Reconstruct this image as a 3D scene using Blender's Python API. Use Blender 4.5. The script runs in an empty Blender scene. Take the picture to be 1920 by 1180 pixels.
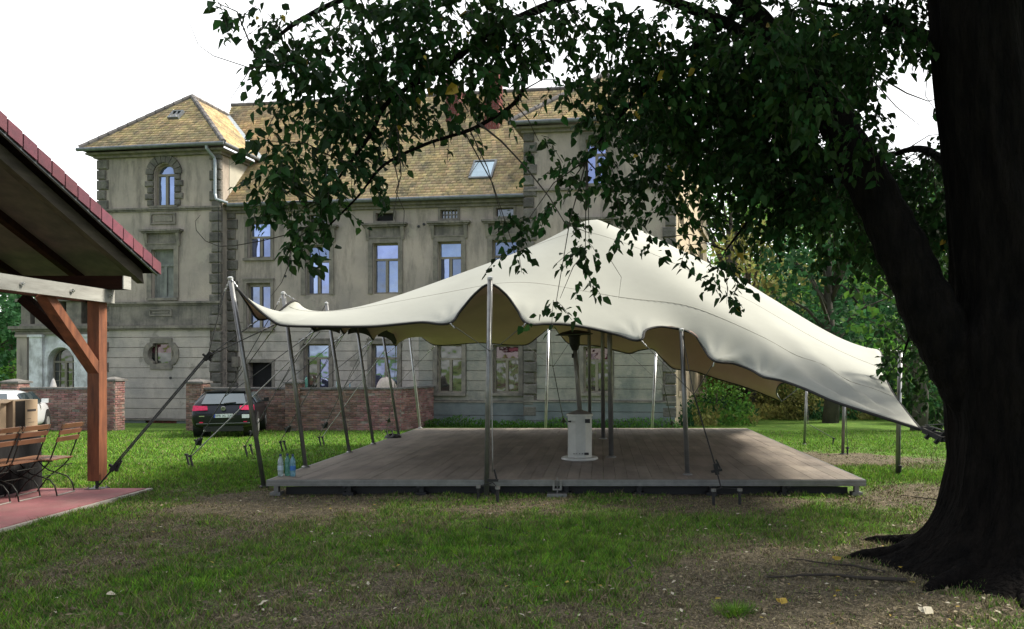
import bpy, math, random
import numpy as np
from mathutils import Vector, Matrix
random.seed(7); RNG = np.random.default_rng(11)
scn = bpy.context.scene
COL = scn.collection
R = math.radians

# ------------------------------------------------------------------ camera
FPX, CX, HY, CZ = 1360.0, 1128.0, 685.0, 1.74
cd = bpy.data.cameras.new('camera'); cam = bpy.data.objects.new('camera', cd); COL.objects.link(cam)
cam.location = (0, 0, CZ); cam.rotation_euler = (R(90), 0, 0)
cd.sensor_width = 36; cd.lens = FPX / 1920 * 36
cd.shift_x = (960 - CX) / 1920; cd.shift_y = (HY - 590) / 1920
cd.clip_start = 0.05; cd.clip_end = 2000
scn.camera = cam

# ------------------------------------------------------------------ sky and sun
SUN_EL, SUN_AZ = R(46), R(76)          # azimuth clockwise from +Y
wd = bpy.data.worlds.new('World'); scn.world = wd; wd.use_nodes = True
nt = wd.node_tree; nt.nodes.clear()
def wn(t, **k):
    n = nt.nodes.new(t)
    for a, b in k.items(): setattr(n, a, b)
    return n
wo = wn('ShaderNodeOutputWorld'); bg1 = wn('ShaderNodeBackground'); bg2 = wn('ShaderNodeBackground'); mx = wn('ShaderNodeMixShader')
sky = wn('ShaderNodeTexSky', sky_type='NISHITA', sun_disc=False, sun_elevation=SUN_EL, sun_rotation=SUN_AZ)
sky.dust_density = 2.0
bg1.inputs[1].default_value = 0.12
nt.links.new(sky.outputs[0], bg1.inputs[0])
tc = wn('ShaderNodeTexCoord'); sp = wn('ShaderNodeSeparateXYZ'); nz = wn('ShaderNodeTexNoise')
nz.inputs['Scale'].default_value = 2.2; nz.inputs['Detail'].default_value = 5
nt.links.new(tc.outputs['Generated'], nz.inputs['Vector']); nt.links.new(tc.outputs['Generated'], sp.inputs[0])
ma = wn('ShaderNodeMath', operation='MULTIPLY_ADD'); ma.inputs[1].default_value = 0.62; ma.inputs[2].default_value = 0.0
nt.links.new(sp.outputs[1], ma.inputs[0])
ad = wn('ShaderNodeMath', operation='ADD'); nt.links.new(ma.outputs[0], ad.inputs[0]); nt.links.new(nz.outputs[0], ad.inputs[1])
cr = wn('ShaderNodeValToRGB'); cr.color_ramp.elements[0].position = 0.05; cr.color_ramp.elements[1].position = 0.75
cr.color_ramp.elements[0].color = (0.30,)*3 + (1,); cr.color_ramp.elements[1].color = (1,)*4
nt.links.new(ad.outputs[0], cr.inputs[0])
bg2.inputs[0].default_value = (0.97, 0.985, 1.0, 1); bg2.inputs[1].default_value = 1.05
nt.links.new(cr.outputs[0], mx.inputs[0]); nt.links.new(bg1.outputs[0], mx.inputs[1]); nt.links.new(bg2.outputs[0], mx.inputs[2])
nt.links.new(mx.outputs[0], wo.inputs[0])
sl = bpy.data.lights.new('sun', 'SUN'); sl.energy = 4.6; sl.angle = R(14); sl.color = (1.0, 0.93, 0.80)
so = bpy.data.objects.new('sun', sl); COL.objects.link(so)
sdir = Vector((math.sin(SUN_AZ) * math.cos(SUN_EL), math.cos(SUN_AZ) * math.cos(SUN_EL), math.sin(SUN_EL)))
so.rotation_euler = sdir.to_track_quat('Z', 'Y').to_euler(); so.location = (30, 30, 40)
vs = scn.view_settings
vs.view_transform = 'Standard'; vs.look = 'None'; vs.exposure = 0.84; vs.gamma = 1.0; vs.use_curve_mapping = False
scn.cycles.max_bounces = 6; scn.cycles.transparent_max_bounces = 4; scn.cycles.diffuse_bounces = 3
scn.cycles.use_denoising = True

def at(px, py, D):
    return Vector(((px - CX) / FPX * D, D, CZ - (py - HY) / FPX * D))

def gz(x, y):
    y = np.asarray(y, dtype=float)
    t = np.clip((y - 11.5) / 13.5, 0, 1); t = t * t * (3 - 2 * t)
    return -0.44 * t
def gzf(x, y): return float(gz(x, y))

# ------------------------------------------------------------------ materials
def principled(m):
    return m.node_tree.nodes['Principled BSDF']
def mat(name, c1, c2=None, rough=0.8, scale=4.0, bump=0.0, bscale=40.0, metal=0.0, spec=0.5, island=0.0, objrnd=0.0,
        streak=None, streak_scale=(6, 6, 0.5), streak_amt=0.5, detail=6, stretch=(1, 1, 1), translucent=None, contrast=(0.35, 0.65), coat=0, patch=None):
    m = bpy.data.materials.new(name); m.use_nodes = True
    N = m.node_tree.nodes; L = m.node_tree.links; p = principled(m)
    p.inputs['Roughness'].default_value = rough; p.inputs['Metallic'].default_value = metal
    p.inputs['Specular IOR Level'].default_value = spec
    if coat: p.inputs['Coat Weight'].default_value = coat
    g = N.new('ShaderNodeNewGeometry')
    mp = N.new('ShaderNodeMapping'); mp.inputs['Scale'].default_value = stretch
    L.new(g.outputs['Position'], mp.inputs[0])
    col = None
    if c2 is None: c2 = tuple(v * 0.8 for v in c1)
    nz = N.new('ShaderNodeTexNoise'); nz.inputs['Scale'].default_value = scale; nz.inputs['Detail'].default_value = detail
    nz.inputs['Roughness'].default_value = 0.62
    L.new(mp.outputs[0], nz.inputs['Vector'])
    r = N.new('ShaderNodeMapRange'); r.inputs[1].default_value = contrast[0]; r.inputs[2].default_value = contrast[1]
    L.new(nz.outputs[0], r.inputs[0])
    x = N.new('ShaderNodeMix'); x.data_type = 'RGBA'; x.inputs[6].default_value = (*c1, 1); x.inputs[7].default_value = (*c2, 1)
    L.new(r.outputs[0], x.inputs[0]); col = x.outputs[2]
    if streak:
        mp2 = N.new('ShaderNodeMapping'); mp2.inputs['Scale'].default_value = streak_scale
        L.new(g.outputs['Position'], mp2.inputs[0])
        n2 = N.new('ShaderNodeTexNoise'); n2.inputs['Scale'].default_value = 1.0; n2.inputs['Detail'].default_value = 7; n2.inputs['Roughness'].default_value = 0.7
        L.new(mp2.outputs[0], n2.inputs['Vector'])
        r2 = N.new('ShaderNodeMapRange'); r2.inputs[1].default_value = 0.48; r2.inputs[2].default_value = 0.72; r2.inputs[4].default_value = streak_amt
        L.new(n2.outputs[0], r2.inputs[0])
        x2 = N.new('ShaderNodeMix'); x2.data_type = 'RGBA'; x2.inputs[7].default_value = (*streak, 1)
        L.new(r2.outputs[0], x2.inputs[0]); L.new(col, x2.inputs[6]); col = x2.outputs[2]
    if patch:
        pc, ps, pt, pa = patch
        n3 = N.new('ShaderNodeTexNoise'); n3.inputs['Scale'].default_value = ps; n3.inputs['Detail'].default_value = 9; n3.inputs['Roughness'].default_value = 0.6
        L.new(g.outputs['Position'], n3.inputs['Vector'])
        r3 = N.new('ShaderNodeMapRange'); r3.inputs[1].default_value = pt; r3.inputs[2].default_value = pt + .025; r3.inputs[4].default_value = pa
        L.new(n3.outputs[0], r3.inputs[0])
        x3 = N.new('ShaderNodeMix'); x3.data_type = 'RGBA'; x3.inputs[7].default_value = (*pc, 1)
        L.new(r3.outputs[0], x3.inputs[0]); L.new(col, x3.inputs[6]); col = x3.outputs[2]
    for src, amt in (('island', island), ('obj', objrnd)):
        if amt:
            if src == 'island': o = g.outputs['Random Per Island']
            else: o = N.new('ShaderNodeObjectInfo').outputs['Random']
            rr = N.new('ShaderNodeMapRange'); rr.inputs[3].default_value = 1 - amt; rr.inputs[4].default_value = 1 + amt
            L.new(o, rr.inputs[0])
            h = N.new('ShaderNodeHueSaturation'); L.new(rr.outputs[0], h.inputs['Value']); L.new(col, h.inputs['Color'])
            w = N.new('ShaderNodeTexWhiteNoise'); w.noise_dimensions = '1D'; L.new(o, w.inputs['W'])
            rh = N.new('ShaderNodeMapRange'); rh.inputs[3].default_value = 0.5 - amt * 0.05; rh.inputs[4].default_value = 0.5 + amt * 0.05
            L.new(w.outputs[0], rh.inputs[0]); L.new(rh.outputs[0], h.inputs['Hue'])
            col = h.outputs[0]
    L.new(col, p.inputs['Base Color'])
    if bump:
        nb = N.new('ShaderNodeTexNoise'); nb.inputs['Scale'].default_value = bscale; nb.inputs['Detail'].default_value = 5
        L.new(mp.outputs[0], nb.inputs['Vector'])
        b = N.new('ShaderNodeBump'); b.inputs['Strength'].default_value = 1.0; b.inputs['Distance'].default_value = bump
        L.new(nb.outputs[0], b.inputs['Height']); L.new(b.outputs[0], p.inputs['Normal'])
    if translucent:
        t = N.new('ShaderNodeBsdfTranslucent'); s = N.new('ShaderNodeMixShader'); s.inputs[0].default_value = translucent
        L.new(col, t.inputs[0]); L.new(p.outputs[0], s.inputs[1]); L.new(t.outputs[0], s.inputs[2])
        L.new(s.outputs[0], N['Material Output'].inputs[0])
    m['col'] = 1
    return m

K = {}
K['plaster'] = mat('plaster', (0.395, 0.332, 0.275), (0.275, 0.24, 0.208), 0.92, 0.7, 0.012, 25, streak=(0.075, 0.068, 0.058), streak_scale=(2.6, 2.6, 0.5), streak_amt=0.75, patch=((0.36, 0.32, 0.26), 1.1, .60, .55))
K['plaster_band'] = mat('plaster_band', (0.23, 0.205, 0.17), (0.10, 0.092, 0.08), 0.92, 1.8, 0.010, 30, streak=(0.05, 0.048, 0.045), streak_scale=(7, 7, 0.9), streak_amt=0.75)
K['course'] = mat('course_plaster', (0.43, 0.378, 0.325), (0.305, 0.28, 0.25), 0.92, 1.1, 0.010, 30, streak=(0.12, 0.125, 0.112), streak_scale=(1.4, 1.4, 0.6), streak_amt=0.7, patch=((0.16, 0.145, 0.12), 1.4, .60, .5), island=0.06)
K['course_damp'] = mat('course_damp', (0.30, 0.275, 0.225), (0.155, 0.165, 0.15), 0.92, 0.9, 0.010, 30, streak=(0.075, 0.09, 0.085), streak_scale=(1.3, 1.3, 0.8), streak_amt=0.8, patch=((0.32, 0.30, 0.25), 1.2, .60, .5), island=0.10)
K['plinth'] = mat('plinth_plaster', (0.155, 0.175, 0.172), (0.09, 0.11, 0.11), 0.9, 1.2, 0.010, 30, streak=(0.16, 0.16, 0.15), streak_scale=(2, 2, 1), streak_amt=0.5)
K['quoin'] = mat('quoin_stone', (0.150, 0.138, 0.118), (0.075, 0.070, 0.062), 0.95, 3.0, 0.035, 14, objrnd=0.22)
K['trim'] = mat('trim_plaster', (0.235, 0.208, 0.168), (0.125, 0.114, 0.098), 0.9, 3.0, 0.008, 35, streak=(0.07, 0.068, 0.06), streak_scale=(4, 4, 1.2), streak_amt=0.6)
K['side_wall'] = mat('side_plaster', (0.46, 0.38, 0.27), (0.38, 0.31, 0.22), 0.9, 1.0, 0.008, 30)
K['white_plaster'] = mat('flaking_white_plaster', (0.78, 0.79, 0.80), (0.48, 0.48, 0.47), 0.9, 2.4, 0.01, 30, streak=(0.17, 0.16, 0.145), streak_scale=(3, 3, 1.4), streak_amt=0.8)
K['gable_plaster'] = mat('pale_gable_plaster', (0.44, 0.41, 0.33), (0.33, 0.31, 0.26), 0.9, 1.5)
K['tile'] = mat('clay_tile', (0.60, 0.43, 0.21), (0.36, 0.285, 0.17), 0.88, 1.4, 0.004, 60, island=0.30, patch=((0.13, 0.12, 0.085), 1.6, .60, .6), streak=(0.17, 0.155, 0.12), streak_scale=(0.8, 0.8, 0.6), streak_amt=0.7)
K['ridge'] = mat('ridge_tile', (0.15, 0.135, 0.125), (0.09, 0.085, 0.085), 0.9, 4, island=0.25)
K['zinc'] = mat('zinc', (0.17, 0.185, 0.20), (0.11, 0.12, 0.13), 0.5, 6, metal=0.5)
K['zincl'] = mat('bright_zinc', (0.32, 0.36, 0.39), (0.24, 0.27, 0.29), 0.5, 6, metal=0.4)
K['red_brick'] = mat('chimney_brick', (0.17, 0.040, 0.036), (0.11, 0.032, 0.030), 0.9, 5, objrnd=0.15, island=0.2)
K['brick'] = mat('old_brick', (0.245, 0.125, 0.100), (0.150, 0.092, 0.080), 0.95, 7, 0.006, 60, objrnd=0.38, island=0.38, streak=(0.36, 0.30, 0.26), streak_scale=(3.5, 3.5, 3.5), streak_amt=0.55)
K['mortar'] = mat('mortar', (0.33, 0.28, 0.24), (0.12, 0.105, 0.095), 0.95, 6, 0.01, 40)
K['coping'] = mat('coping_stone', (0.17, 0.16, 0.15), (0.085, 0.08, 0.075), 0.95, 4, 0.01, 30)
K['frame'] = mat('window_frame_paint', (0.23, 0.20, 0.15), (0.17, 0.15, 0.115), 0.6, 6)
K['frame_grey'] = mat('grey_shutter', (0.22, 0.23, 0.205), (0.13, 0.138, 0.125), 0.8, 3, streak=(0.05, 0.05, 0.048), streak_scale=(12, 12, 1), streak_amt=0.6)
def glass(name, c, metal, rough=0.03, rnd=0.0):
    m = mat(name, c, tuple(v * 0.6 for v in c), rough, 0.8, metal=metal, spec=1.0, objrnd=rnd)
    principled(m).inputs['IOR'].default_value = 1.8
    N = m.node_tree.nodes; L = m.node_tree.links
    g = N.new('ShaderNodeNewGeometry'); nb = N.new('ShaderNodeTexNoise'); nb.inputs['Scale'].default_value = 1.3
    L.new(g.outputs['Position'], nb.inputs['Vector'])
    b = N.new('ShaderNodeBump'); b.inputs['Distance'].default_value = 0.03; b.inputs['Strength'].default_value = 0.8
    L.new(nb.outputs[0], b.inputs['Height']); L.new(b.outputs[0], principled(m).inputs['Normal'])
    return m
K['pane'] = glass('window_glass', (0.34, 0.40, 0.62), 0.85, rnd=.3)  # blue of the reflected sky is put into the base colour
K['pane_dim'] = glass('dim_window_glass', (0.17, 0.21, 0.34), 0.7)  # same painted sky blue, darker
K['pane_dark'] = glass('dark_window_glass', (0.022, 0.025, 0.022), 0.0, 0.06)
K['pane_red'] = glass('red_reflection_glass', (0.12, 0.03, 0.05), 0.2)  # red reflection painted into the glass colour
K['pane_sky'] = glass('skylight_glass', (0.40, 0.52, 0.60), 0.9, 0.15)
K['dark'] = mat('dark_interior', (0.006, 0.006, 0.007), (0.004, 0.004, 0.004), 0.9)
K['rust'] = mat('rusty_red_sheet', (0.30, 0.07, 0.06), (0.12, 0.05, 0.045), 0.8, 6)
K['timber'] = mat('stained_timber', (0.250, 0.088, 0.040), (0.110, 0.038, 0.020), 0.7, 3.2, 0.003, 60, stretch=(4, 4, 0.6), objrnd=0.08)
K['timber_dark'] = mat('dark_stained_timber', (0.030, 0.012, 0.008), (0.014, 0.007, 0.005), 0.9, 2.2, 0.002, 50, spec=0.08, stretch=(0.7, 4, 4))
K['timber_brown'] = mat('brown_timber', (0.115, 0.098, 0.078), (0.06, 0.05, 0.042), 0.85, 2.0, 0.002, 50, stretch=(5, 0.7, 5))
K['timber_grey'] = mat('weathered_timber', (0.38, 0.38, 0.35), (0.24, 0.235, 0.215), 0.85, 2.0, 0.002, 50, stretch=(5, 0.7, 5))
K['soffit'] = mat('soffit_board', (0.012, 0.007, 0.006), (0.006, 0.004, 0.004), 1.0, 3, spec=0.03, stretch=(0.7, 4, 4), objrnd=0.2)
K['red_tile'] = mat('red_verge_tile', (0.165, 0.042, 0.060), (0.115, 0.034, 0.048), 0.6, 9, objrnd=0.22)
K['felt'] = mat('black_felt', (0.010, 0.010, 0.011), None, 0.9)
K['paving'] = mat('red_paving', (0.36, 0.135, 0.145), (0.26, 0.11, 0.11), 0.9, 2.5, 0.003, 60, streak=(0.30, 0.24, 0.2), streak_scale=(1.5, 1.5, 1), streak_amt=0.4)
K['kerb'] = mat('pale_concrete', (0.40, 0.37, 0.32), (0.28, 0.26, 0.22), 0.9, 6, 0.003, 60)
K['slat'] = mat('chair_slat_wood', (0.24, 0.115, 0.062), (0.16, 0.078, 0.045), 0.55, 4, objrnd=0.12)
K['iron'] = mat('chair_iron', (0.04, 0.042, 0.038), None, 0.45, metal=0.6)
K['iron_pale'] = mat('galvanised_foot', (0.40, 0.38, 0.34), None, 0.5, metal=0.4)
K['steel'] = mat('dull_aluminium', (0.27, 0.27, 0.265), (0.20, 0.20, 0.20), 0.42, 8, metal=0.75)
K['steel_bright'] = mat('bright_aluminium', (0.50, 0.51, 0.51), (0.38, 0.38, 0.38), 0.4, 8, metal=0.7)
K['deck'] = mat('deck_board', (0.225, 0.190, 0.155), (0.125, 0.105, 0.088), 0.65, 1.2, 0.0012, 70, objrnd=0.13, stretch=(3, 0.9, 3), streak=(0.21, 0.19, 0.17), streak_scale=(1.2, 3.0, 1), streak_amt=0.4)
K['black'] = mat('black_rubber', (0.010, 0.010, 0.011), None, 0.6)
K['rope'] = mat('guy_rope', (0.10, 0.10, 0.10), (0.05, 0.05, 0.05), 0.8, 20)
K['strap'] = mat('black_strap', (0.018, 0.018, 0.018), None, 0.8)
K['strap_pale'] = mat('pale_strap', (0.45, 0.44, 0.42), None, 0.8)
K['card'] = mat('cardboard', (0.40, 0.30, 0.20), (0.34, 0.25, 0.17), 0.9, 3)
K['card_dark'] = mat('cardboard_opening', (0.018, 0.014, 0.011), None, 0.95)
K['print'] = mat('carton_print', (0.06, 0.05, 0.045), None, 0.9)
K['cloth_black'] = mat('black_tablecloth', (0.007, 0.007, 0.008), None, 0.95)
K['heater'] = mat('heater_enamel', (0.50, 0.50, 0.465), (0.43, 0.43, 0.40), 0.4, 5)
K['heater_pipe'] = mat('heater_pipe', (0.27, 0.255, 0.235), (0.20, 0.19, 0.175), 0.45, 8, metal=0.3)
K['burner'] = mat('burnt_steel', (0.018, 0.017, 0.016), None, 0.6, metal=0.4)
K['car_black'] = mat('black_car_paint', (0.0035, 0.0045, 0.008), (0.003, 0.004, 0.006), 0.28, 2, spec=0.35, coat=0.2)
K['car_white'] = mat('white_car_paint', (0.72, 0.74, 0.78), (0.68, 0.70, 0.74), 0.15, 2, spec=0.5, coat=0.6)
K['car_glass'] = glass('car_glass', (0.03, 0.05, 0.06), 0.25)
K['tail'] = mat('tail_lamp', (0.55, 0.02, 0.09), (0.35, 0.01, 0.05), 0.15, 20)
K['chrome'] = mat('chrome', (0.75, 0.75, 0.76), None, 0.15, metal=0.95)
K['plate'] = mat('number_plate', (0.55, 0.60, 0.62), (0.50, 0.55, 0.58), 0.4, 10)
K['blue'] = mat('blue_strip', (0.02, 0.05, 0.35), None, 0.5)
K['white'] = mat('white_cloth', (0.62, 0.60, 0.57), (0.50, 0.47, 0.45), 0.9, 6)
K['pink_cloth'] = mat('pale_pink_cloth', (0.56, 0.47, 0.42), (0.42, 0.35, 0.31), 0.9, 6, 0.01, 20)
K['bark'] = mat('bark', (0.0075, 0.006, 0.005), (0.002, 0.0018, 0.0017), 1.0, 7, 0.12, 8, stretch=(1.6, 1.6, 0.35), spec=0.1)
K['bark_far'] = mat('far_bark', (0.075, 0.065, 0.05), (0.04, 0.036, 0.03), 0.95, 3, 0.02, 10)
K['twig'] = mat('twig', (0.035, 0.028, 0.02), None, 0.9)
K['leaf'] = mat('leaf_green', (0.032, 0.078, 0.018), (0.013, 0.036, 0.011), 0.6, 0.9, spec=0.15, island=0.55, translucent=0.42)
K['leaf_yellow'] = mat('leaf_yellow', (0.40, 0.29, 0.03), (0.28, 0.20, 0.03), 0.6, 3, island=0.2, translucent=0.3)
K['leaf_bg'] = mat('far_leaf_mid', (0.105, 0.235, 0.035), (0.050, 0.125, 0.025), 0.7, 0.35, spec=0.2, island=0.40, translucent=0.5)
K['leaf_bg_l'] = mat('far_leaf_light', (0.20, 0.34, 0.085), (0.11, 0.22, 0.055), 0.7, 0.35, spec=0.2, island=0.40, translucent=0.5)
K['leaf_bg_d'] = mat('far_leaf_dark', (0.040, 0.120, 0.042), (0.024, 0.072, 0.030), 0.7, 0.35, spec=0.2, island=0.35, translucent=0.5)
K['leaf_olive'] = mat('far_leaf_olive', (0.26, 0.25, 0.075), (0.14, 0.16, 0.05), 0.7, 0.5, spec=0.2, island=0.4, translucent=0.5)
K['dead_leaf'] = mat('fallen_leaf', (0.20, 0.16, 0.095), (0.09, 0.065, 0.04), 0.8, 3, island=0.45)
K['scrap'] = mat('pale_dry_leaf', (0.42, 0.38, 0.28), None, 0.8)
K['pet'] = mat('clear_bottle_plastic', (0.52, 0.60, 0.60), (0.45, 0.55, 0.56), 0.12, 10)
K['pet_green'] = mat('green_bottle_plastic', (0.16, 0.42, 0.33), (0.12, 0.34, 0.28), 0.12, 10)
K['pet_blue'] = mat('blue_bottle_plastic', (0.24, 0.46, 0.56), (0.18, 0.40, 0.50), 0.12, 10)
for k in ('pet', 'pet_green', 'pet_blue'): principled(K[k]).inputs['Transmission Weight'].default_value = 0.45
K['label'] = mat('bottle_label', (0.45, 0.55, 0.62), None, 0.6)
K['label_blue'] = mat('blue_bottle_label', (0.04, 0.18, 0.50), None, 0.6)
K['cap'] = mat('dark_blue_cap', (0.02, 0.03, 0.12), None, 0.5)

# ------------------------------------------------------------------ object helpers
ROOTM = {}
def setp(o, label=None, cat=None, group=None, kind=None):
    if label: o['label'] = label
    if cat: o['category'] = cat
    if group: o['group'] = group
    if kind: o['kind'] = kind
    return o
def empty(name, loc, rz=0.0, label=None, cat=None, group=None):
    o = bpy.data.objects.new(name, None); COL.objects.link(o); o.empty_display_size = 0.2
    o.location = loc; o.rotation_euler = (0, 0, rz)
    ROOTM[o.name] = Matrix.Translation(Vector(loc)) @ Matrix.Rotation(rz, 4, 'Z')
    return setp(o, label, cat, group)
def root_matrix(o):
    while o.parent is not None: o = o.parent
    return ROOTM.get(o.name, Matrix.Identity(4))

class MB:
    def __init__(s, frame=None): s.v = []; s.f = []; s.mi = []; s.frame = frame; s.cur = 0
    def add(s, vs, fs, frame=None):
        b = len(s.v); fr = frame or s.frame
        for v in vs:
            v = Vector(v); s.v.append(fr @ v if fr else v)
        for f in fs: s.f.append([b + i for i in f]); s.mi.append(s.cur)
        return s
    def box(s, lo, hi, frame=None, taper=0.0):
        x0, y0, z0 = lo; x1, y1, z1 = hi; t = taper
        s.add([(x0,y0,z0),(x1,y0,z0),(x1,y1,z0),(x0,y1,z0),(x0+t,y0+t,z1),(x1-t,y0+t,z1),(x1-t,y1-t,z1),(x0+t,y1-t,z1)],
              [(0,3,2,1),(4,5,6,7),(0,1,5,4),(1,2,6,5),(2,3,7,6),(3,0,4,7)], frame); return s
    def cushion(s, lo, hi, b=0.03, frame=None):
        """box whose front (-y) face is chamfered"""
        x0, y0, z0 = lo; x1, y1, z1 = hi
        s.add([(x0,y1,z0),(x1,y1,z0),(x1,y1,z1),(x0,y1,z1),(x0,y0+b,z0),(x1,y0+b,z0),(x1,y0+b,z1),(x0,y0+b,z1),
               (x0+b,y0,z0+b),(x1-b,y0,z0+b),(x1-b,y0,z1-b),(x0+b,y0,z1-b)],
              [(0,3,2,1),(0,1,5,4),(1,2,6,5),(2,3,7,6),(3,0,4,7),(4,5,9,8),(5,6,10,9),(6,7,11,10),(7,4,8,11),(8,9,10,11)], frame); return s
    def tube(s, pts, r, n=8, frame=None, caps=True):
        pts = [Vector(p) for p in pts]; k = len(pts)
        rs = r if hasattr(r, '__len__') else [r] * k
        vs = []; up = None
        for i, p in enumerate(pts):
            d = (pts[min(i+1, k-1)] - pts[max(i-1, 0)])
            if d.length < 1e-9: d = Vector((0, 0, 1))
            d.normalize()
            if up is None:
                up = Vector((0, 0, 1)) if abs(d.z) < 0.9 else Vector((1, 0, 0))
            a = d.cross(up)
            if a.length < 1e-6: a = d.cross(Vector((1, 0, 0)))
            a.normalize(); b = a.cross(d).normalized(); up = b
            for j in range(n):
                t = 2 * math.pi * j / n
                vs.append(p + (a * math.cos(t) + b * math.sin(t)) * rs[i])
        fs = []
        for i in range(k - 1):
            for j in range(n):
                j2 = (j + 1) % n
                fs.append((i*n+j, i*n+j2, (i+1)*n+j2, (i+1)*n+j))
        if caps: fs.append(tuple(range(n))[::-1]); fs.append(tuple((k-1)*n + j for j in range(n)))
        s.add(vs, fs, frame); return s
    def lathe(s, prof, n=24, c=(0, 0, 0), frame=None):
        vs = []; k = len(prof)
        for (r, z) in prof:
            for j in range(n):
                t = 2 * math.pi * j / n
                vs.append((c[0] + r * math.cos(t), c[1] + r * math.sin(t), c[2] + z))
        fs = []
        for i in range(k - 1):
            for j in range(n):
                j2 = (j + 1) % n; fs.append((i*n+j, i*n+j2, (i+1)*n+j2, (i+1)*n+j))
        fs.append(tuple(range(n))[::-1]); fs.append(tuple((k-1)*n + j for j in range(n)))
        s.add(vs, fs, frame); return s
    def prism(s, poly, y0, y1, frame=None):
        """poly in xz, extruded in y"""
        n = len(poly)
        vs = [(x, y0, z) for x, z in poly] + [(x, y1, z) for x, z in poly]
        fs = [tuple(range(n)), tuple(range(2*n-1, n-1, -1))] + [(i, i+n, (i+1) % n + n, (i+1) % n) for i in range(n)]
        s.add(vs, fs, frame); return s
    def beam(s, a, b, w, h, upv=(0, 0, 1), frame=None):
        a = Vector(a); b = Vector(b); d = (b - a).normalized(); up = Vector(upv)
        sd = d.cross(up).normalized(); u2 = sd.cross(d).normalized()
        vs = []
        for p in (a, b):
            for (i, j) in ((-1,-1),(1,-1),(1,1),(-1,1)): vs.append(p + sd * (i*w/2) + u2 * (j*h/2))
        s.add(vs, [(0,3,2,1),(4,5,6,7),(0,1,5,4),(1,2,6,5),(2,3,7,6),(3,0,4,7)], frame); return s
    def build(s, name, m, parent=None, world=True, smooth=False, kind=None, recalc=True):
        me = bpy.data.meshes.new(name)
        vs = s.v
        if parent is not None and world:
            inv = root_matrix(parent).inverted(); vs = [inv @ v for v in vs]
        me.from_pydata([tuple(v) for v in vs], [], s.f)
        ms = m if isinstance(m, (list, tuple)) else [m]
        for k in ms: me.materials.append(K[k] if isinstance(k, str) else k)
        if len(ms) > 1: me.polygons.foreach_set('material_index', s.mi)
        if recalc:
            import bmesh
            bm = bmesh.new(); bm.from_mesh(me); bmesh.ops.recalc_face_normals(bm, faces=bm.faces); bm.to_mesh(me); bm.free()
        if smooth: me.polygons.foreach_set('use_smooth', [True] * len(me.polygons))
        me.update()
        o = bpy.data.objects.new(name, me); COL.objects.link(o)
        if parent is not None: o.parent = parent
        if kind: o['kind'] = kind
        return o
def mesh_np(name, V, F, mats, parent=None, midx=None, smooth=False, kind=None, nper=4, attr=None):
    """fast mesh of uniform faces from numpy arrays"""
    me = bpy.data.meshes.new(name)
    if parent is not None:
        inv = np.array(root_matrix(parent).inverted())
        V = V @ inv[:3, :3].T + inv[:3, 3]
    nf = len(F); me.vertices.add(len(V)); me.vertices.foreach_set('co', V.astype(np.float32).ravel())
    me.loops.add(nf * nper); me.loops.foreach_set('vertex_index', F.astype(np.int32).ravel())
    me.polygons.add(nf); me.polygons.foreach_set('loop_start', np.arange(0, nf * nper, nper, dtype=np.int32))
    for k in mats: me.materials.append(K[k] if isinstance(k, str) else k)
    if midx is not None: me.polygons.foreach_set('material_index', midx.astype(np.int32))
    if smooth: me.polygons.foreach_set('use_smooth', np.ones(nf, dtype=bool))
    if attr:
        for an, av in attr.items():
            a = me.attributes.new(an, 'FLOAT', 'POINT'); a.data.foreach_set('value', av.astype(np.float32))
    me.update(calc_edges=True); me.validate()
    o = bpy.data.objects.new(name, me); COL.objects.link(o)
    if parent is not None: o.parent = parent
    if kind: o['kind'] = kind
    return o
def copy_tree(o, parent=None):
    c = o.copy(); COL.objects.link(c); c.parent = parent
    for ch in list(o.children): copy_tree(ch, c)
    return c
def piece(o, loc, parent, scale=None):
    """a copy of a piece sharing its mesh, placed in the parent's local space"""
    c = o.copy(); COL.objects.link(c); c.parent = parent; c.location = loc
    if scale: c.scale = scale
    return c

# ------------------------------------------------------------------ noise for the ground
def vnoise(x, y, s, seed=0):
    x = np.asarray(x) / s + seed * 17.3; y = np.asarray(y) / s + seed * 9.7
    xi = np.floor(x); yi = np.floor(y); xf = x - xi; yf = y - yi
    xf = xf*xf*(3-2*xf); yf = yf*yf*(3-2*yf)
    def h(a, b):
        v = np.sin(a * 127.1 + b * 311.7 + seed * 74.7) * 43758.5453
        return v - np.floor(v)
    return (h(xi, yi)*(1-xf)+h(xi+1, yi)*xf)*(1-yf)+(h(xi, yi+1)*(1-xf)+h(xi+1, yi+1)*xf)*yf
def fbm(x, y, s, seed=0):
    return 0.5*vnoise(x, y, s, seed)+0.27*vnoise(x, y, s/2.1, seed+1)+0.15*vnoise(x, y, s/4.3, seed+2)+0.08*vnoise(x, y, s/9, seed+3)
def blob(x, y, cx, cy, rx, ry):
    return np.exp(-(((x-cx)/rx)**2 + ((y-cy)/ry)**2))
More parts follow.
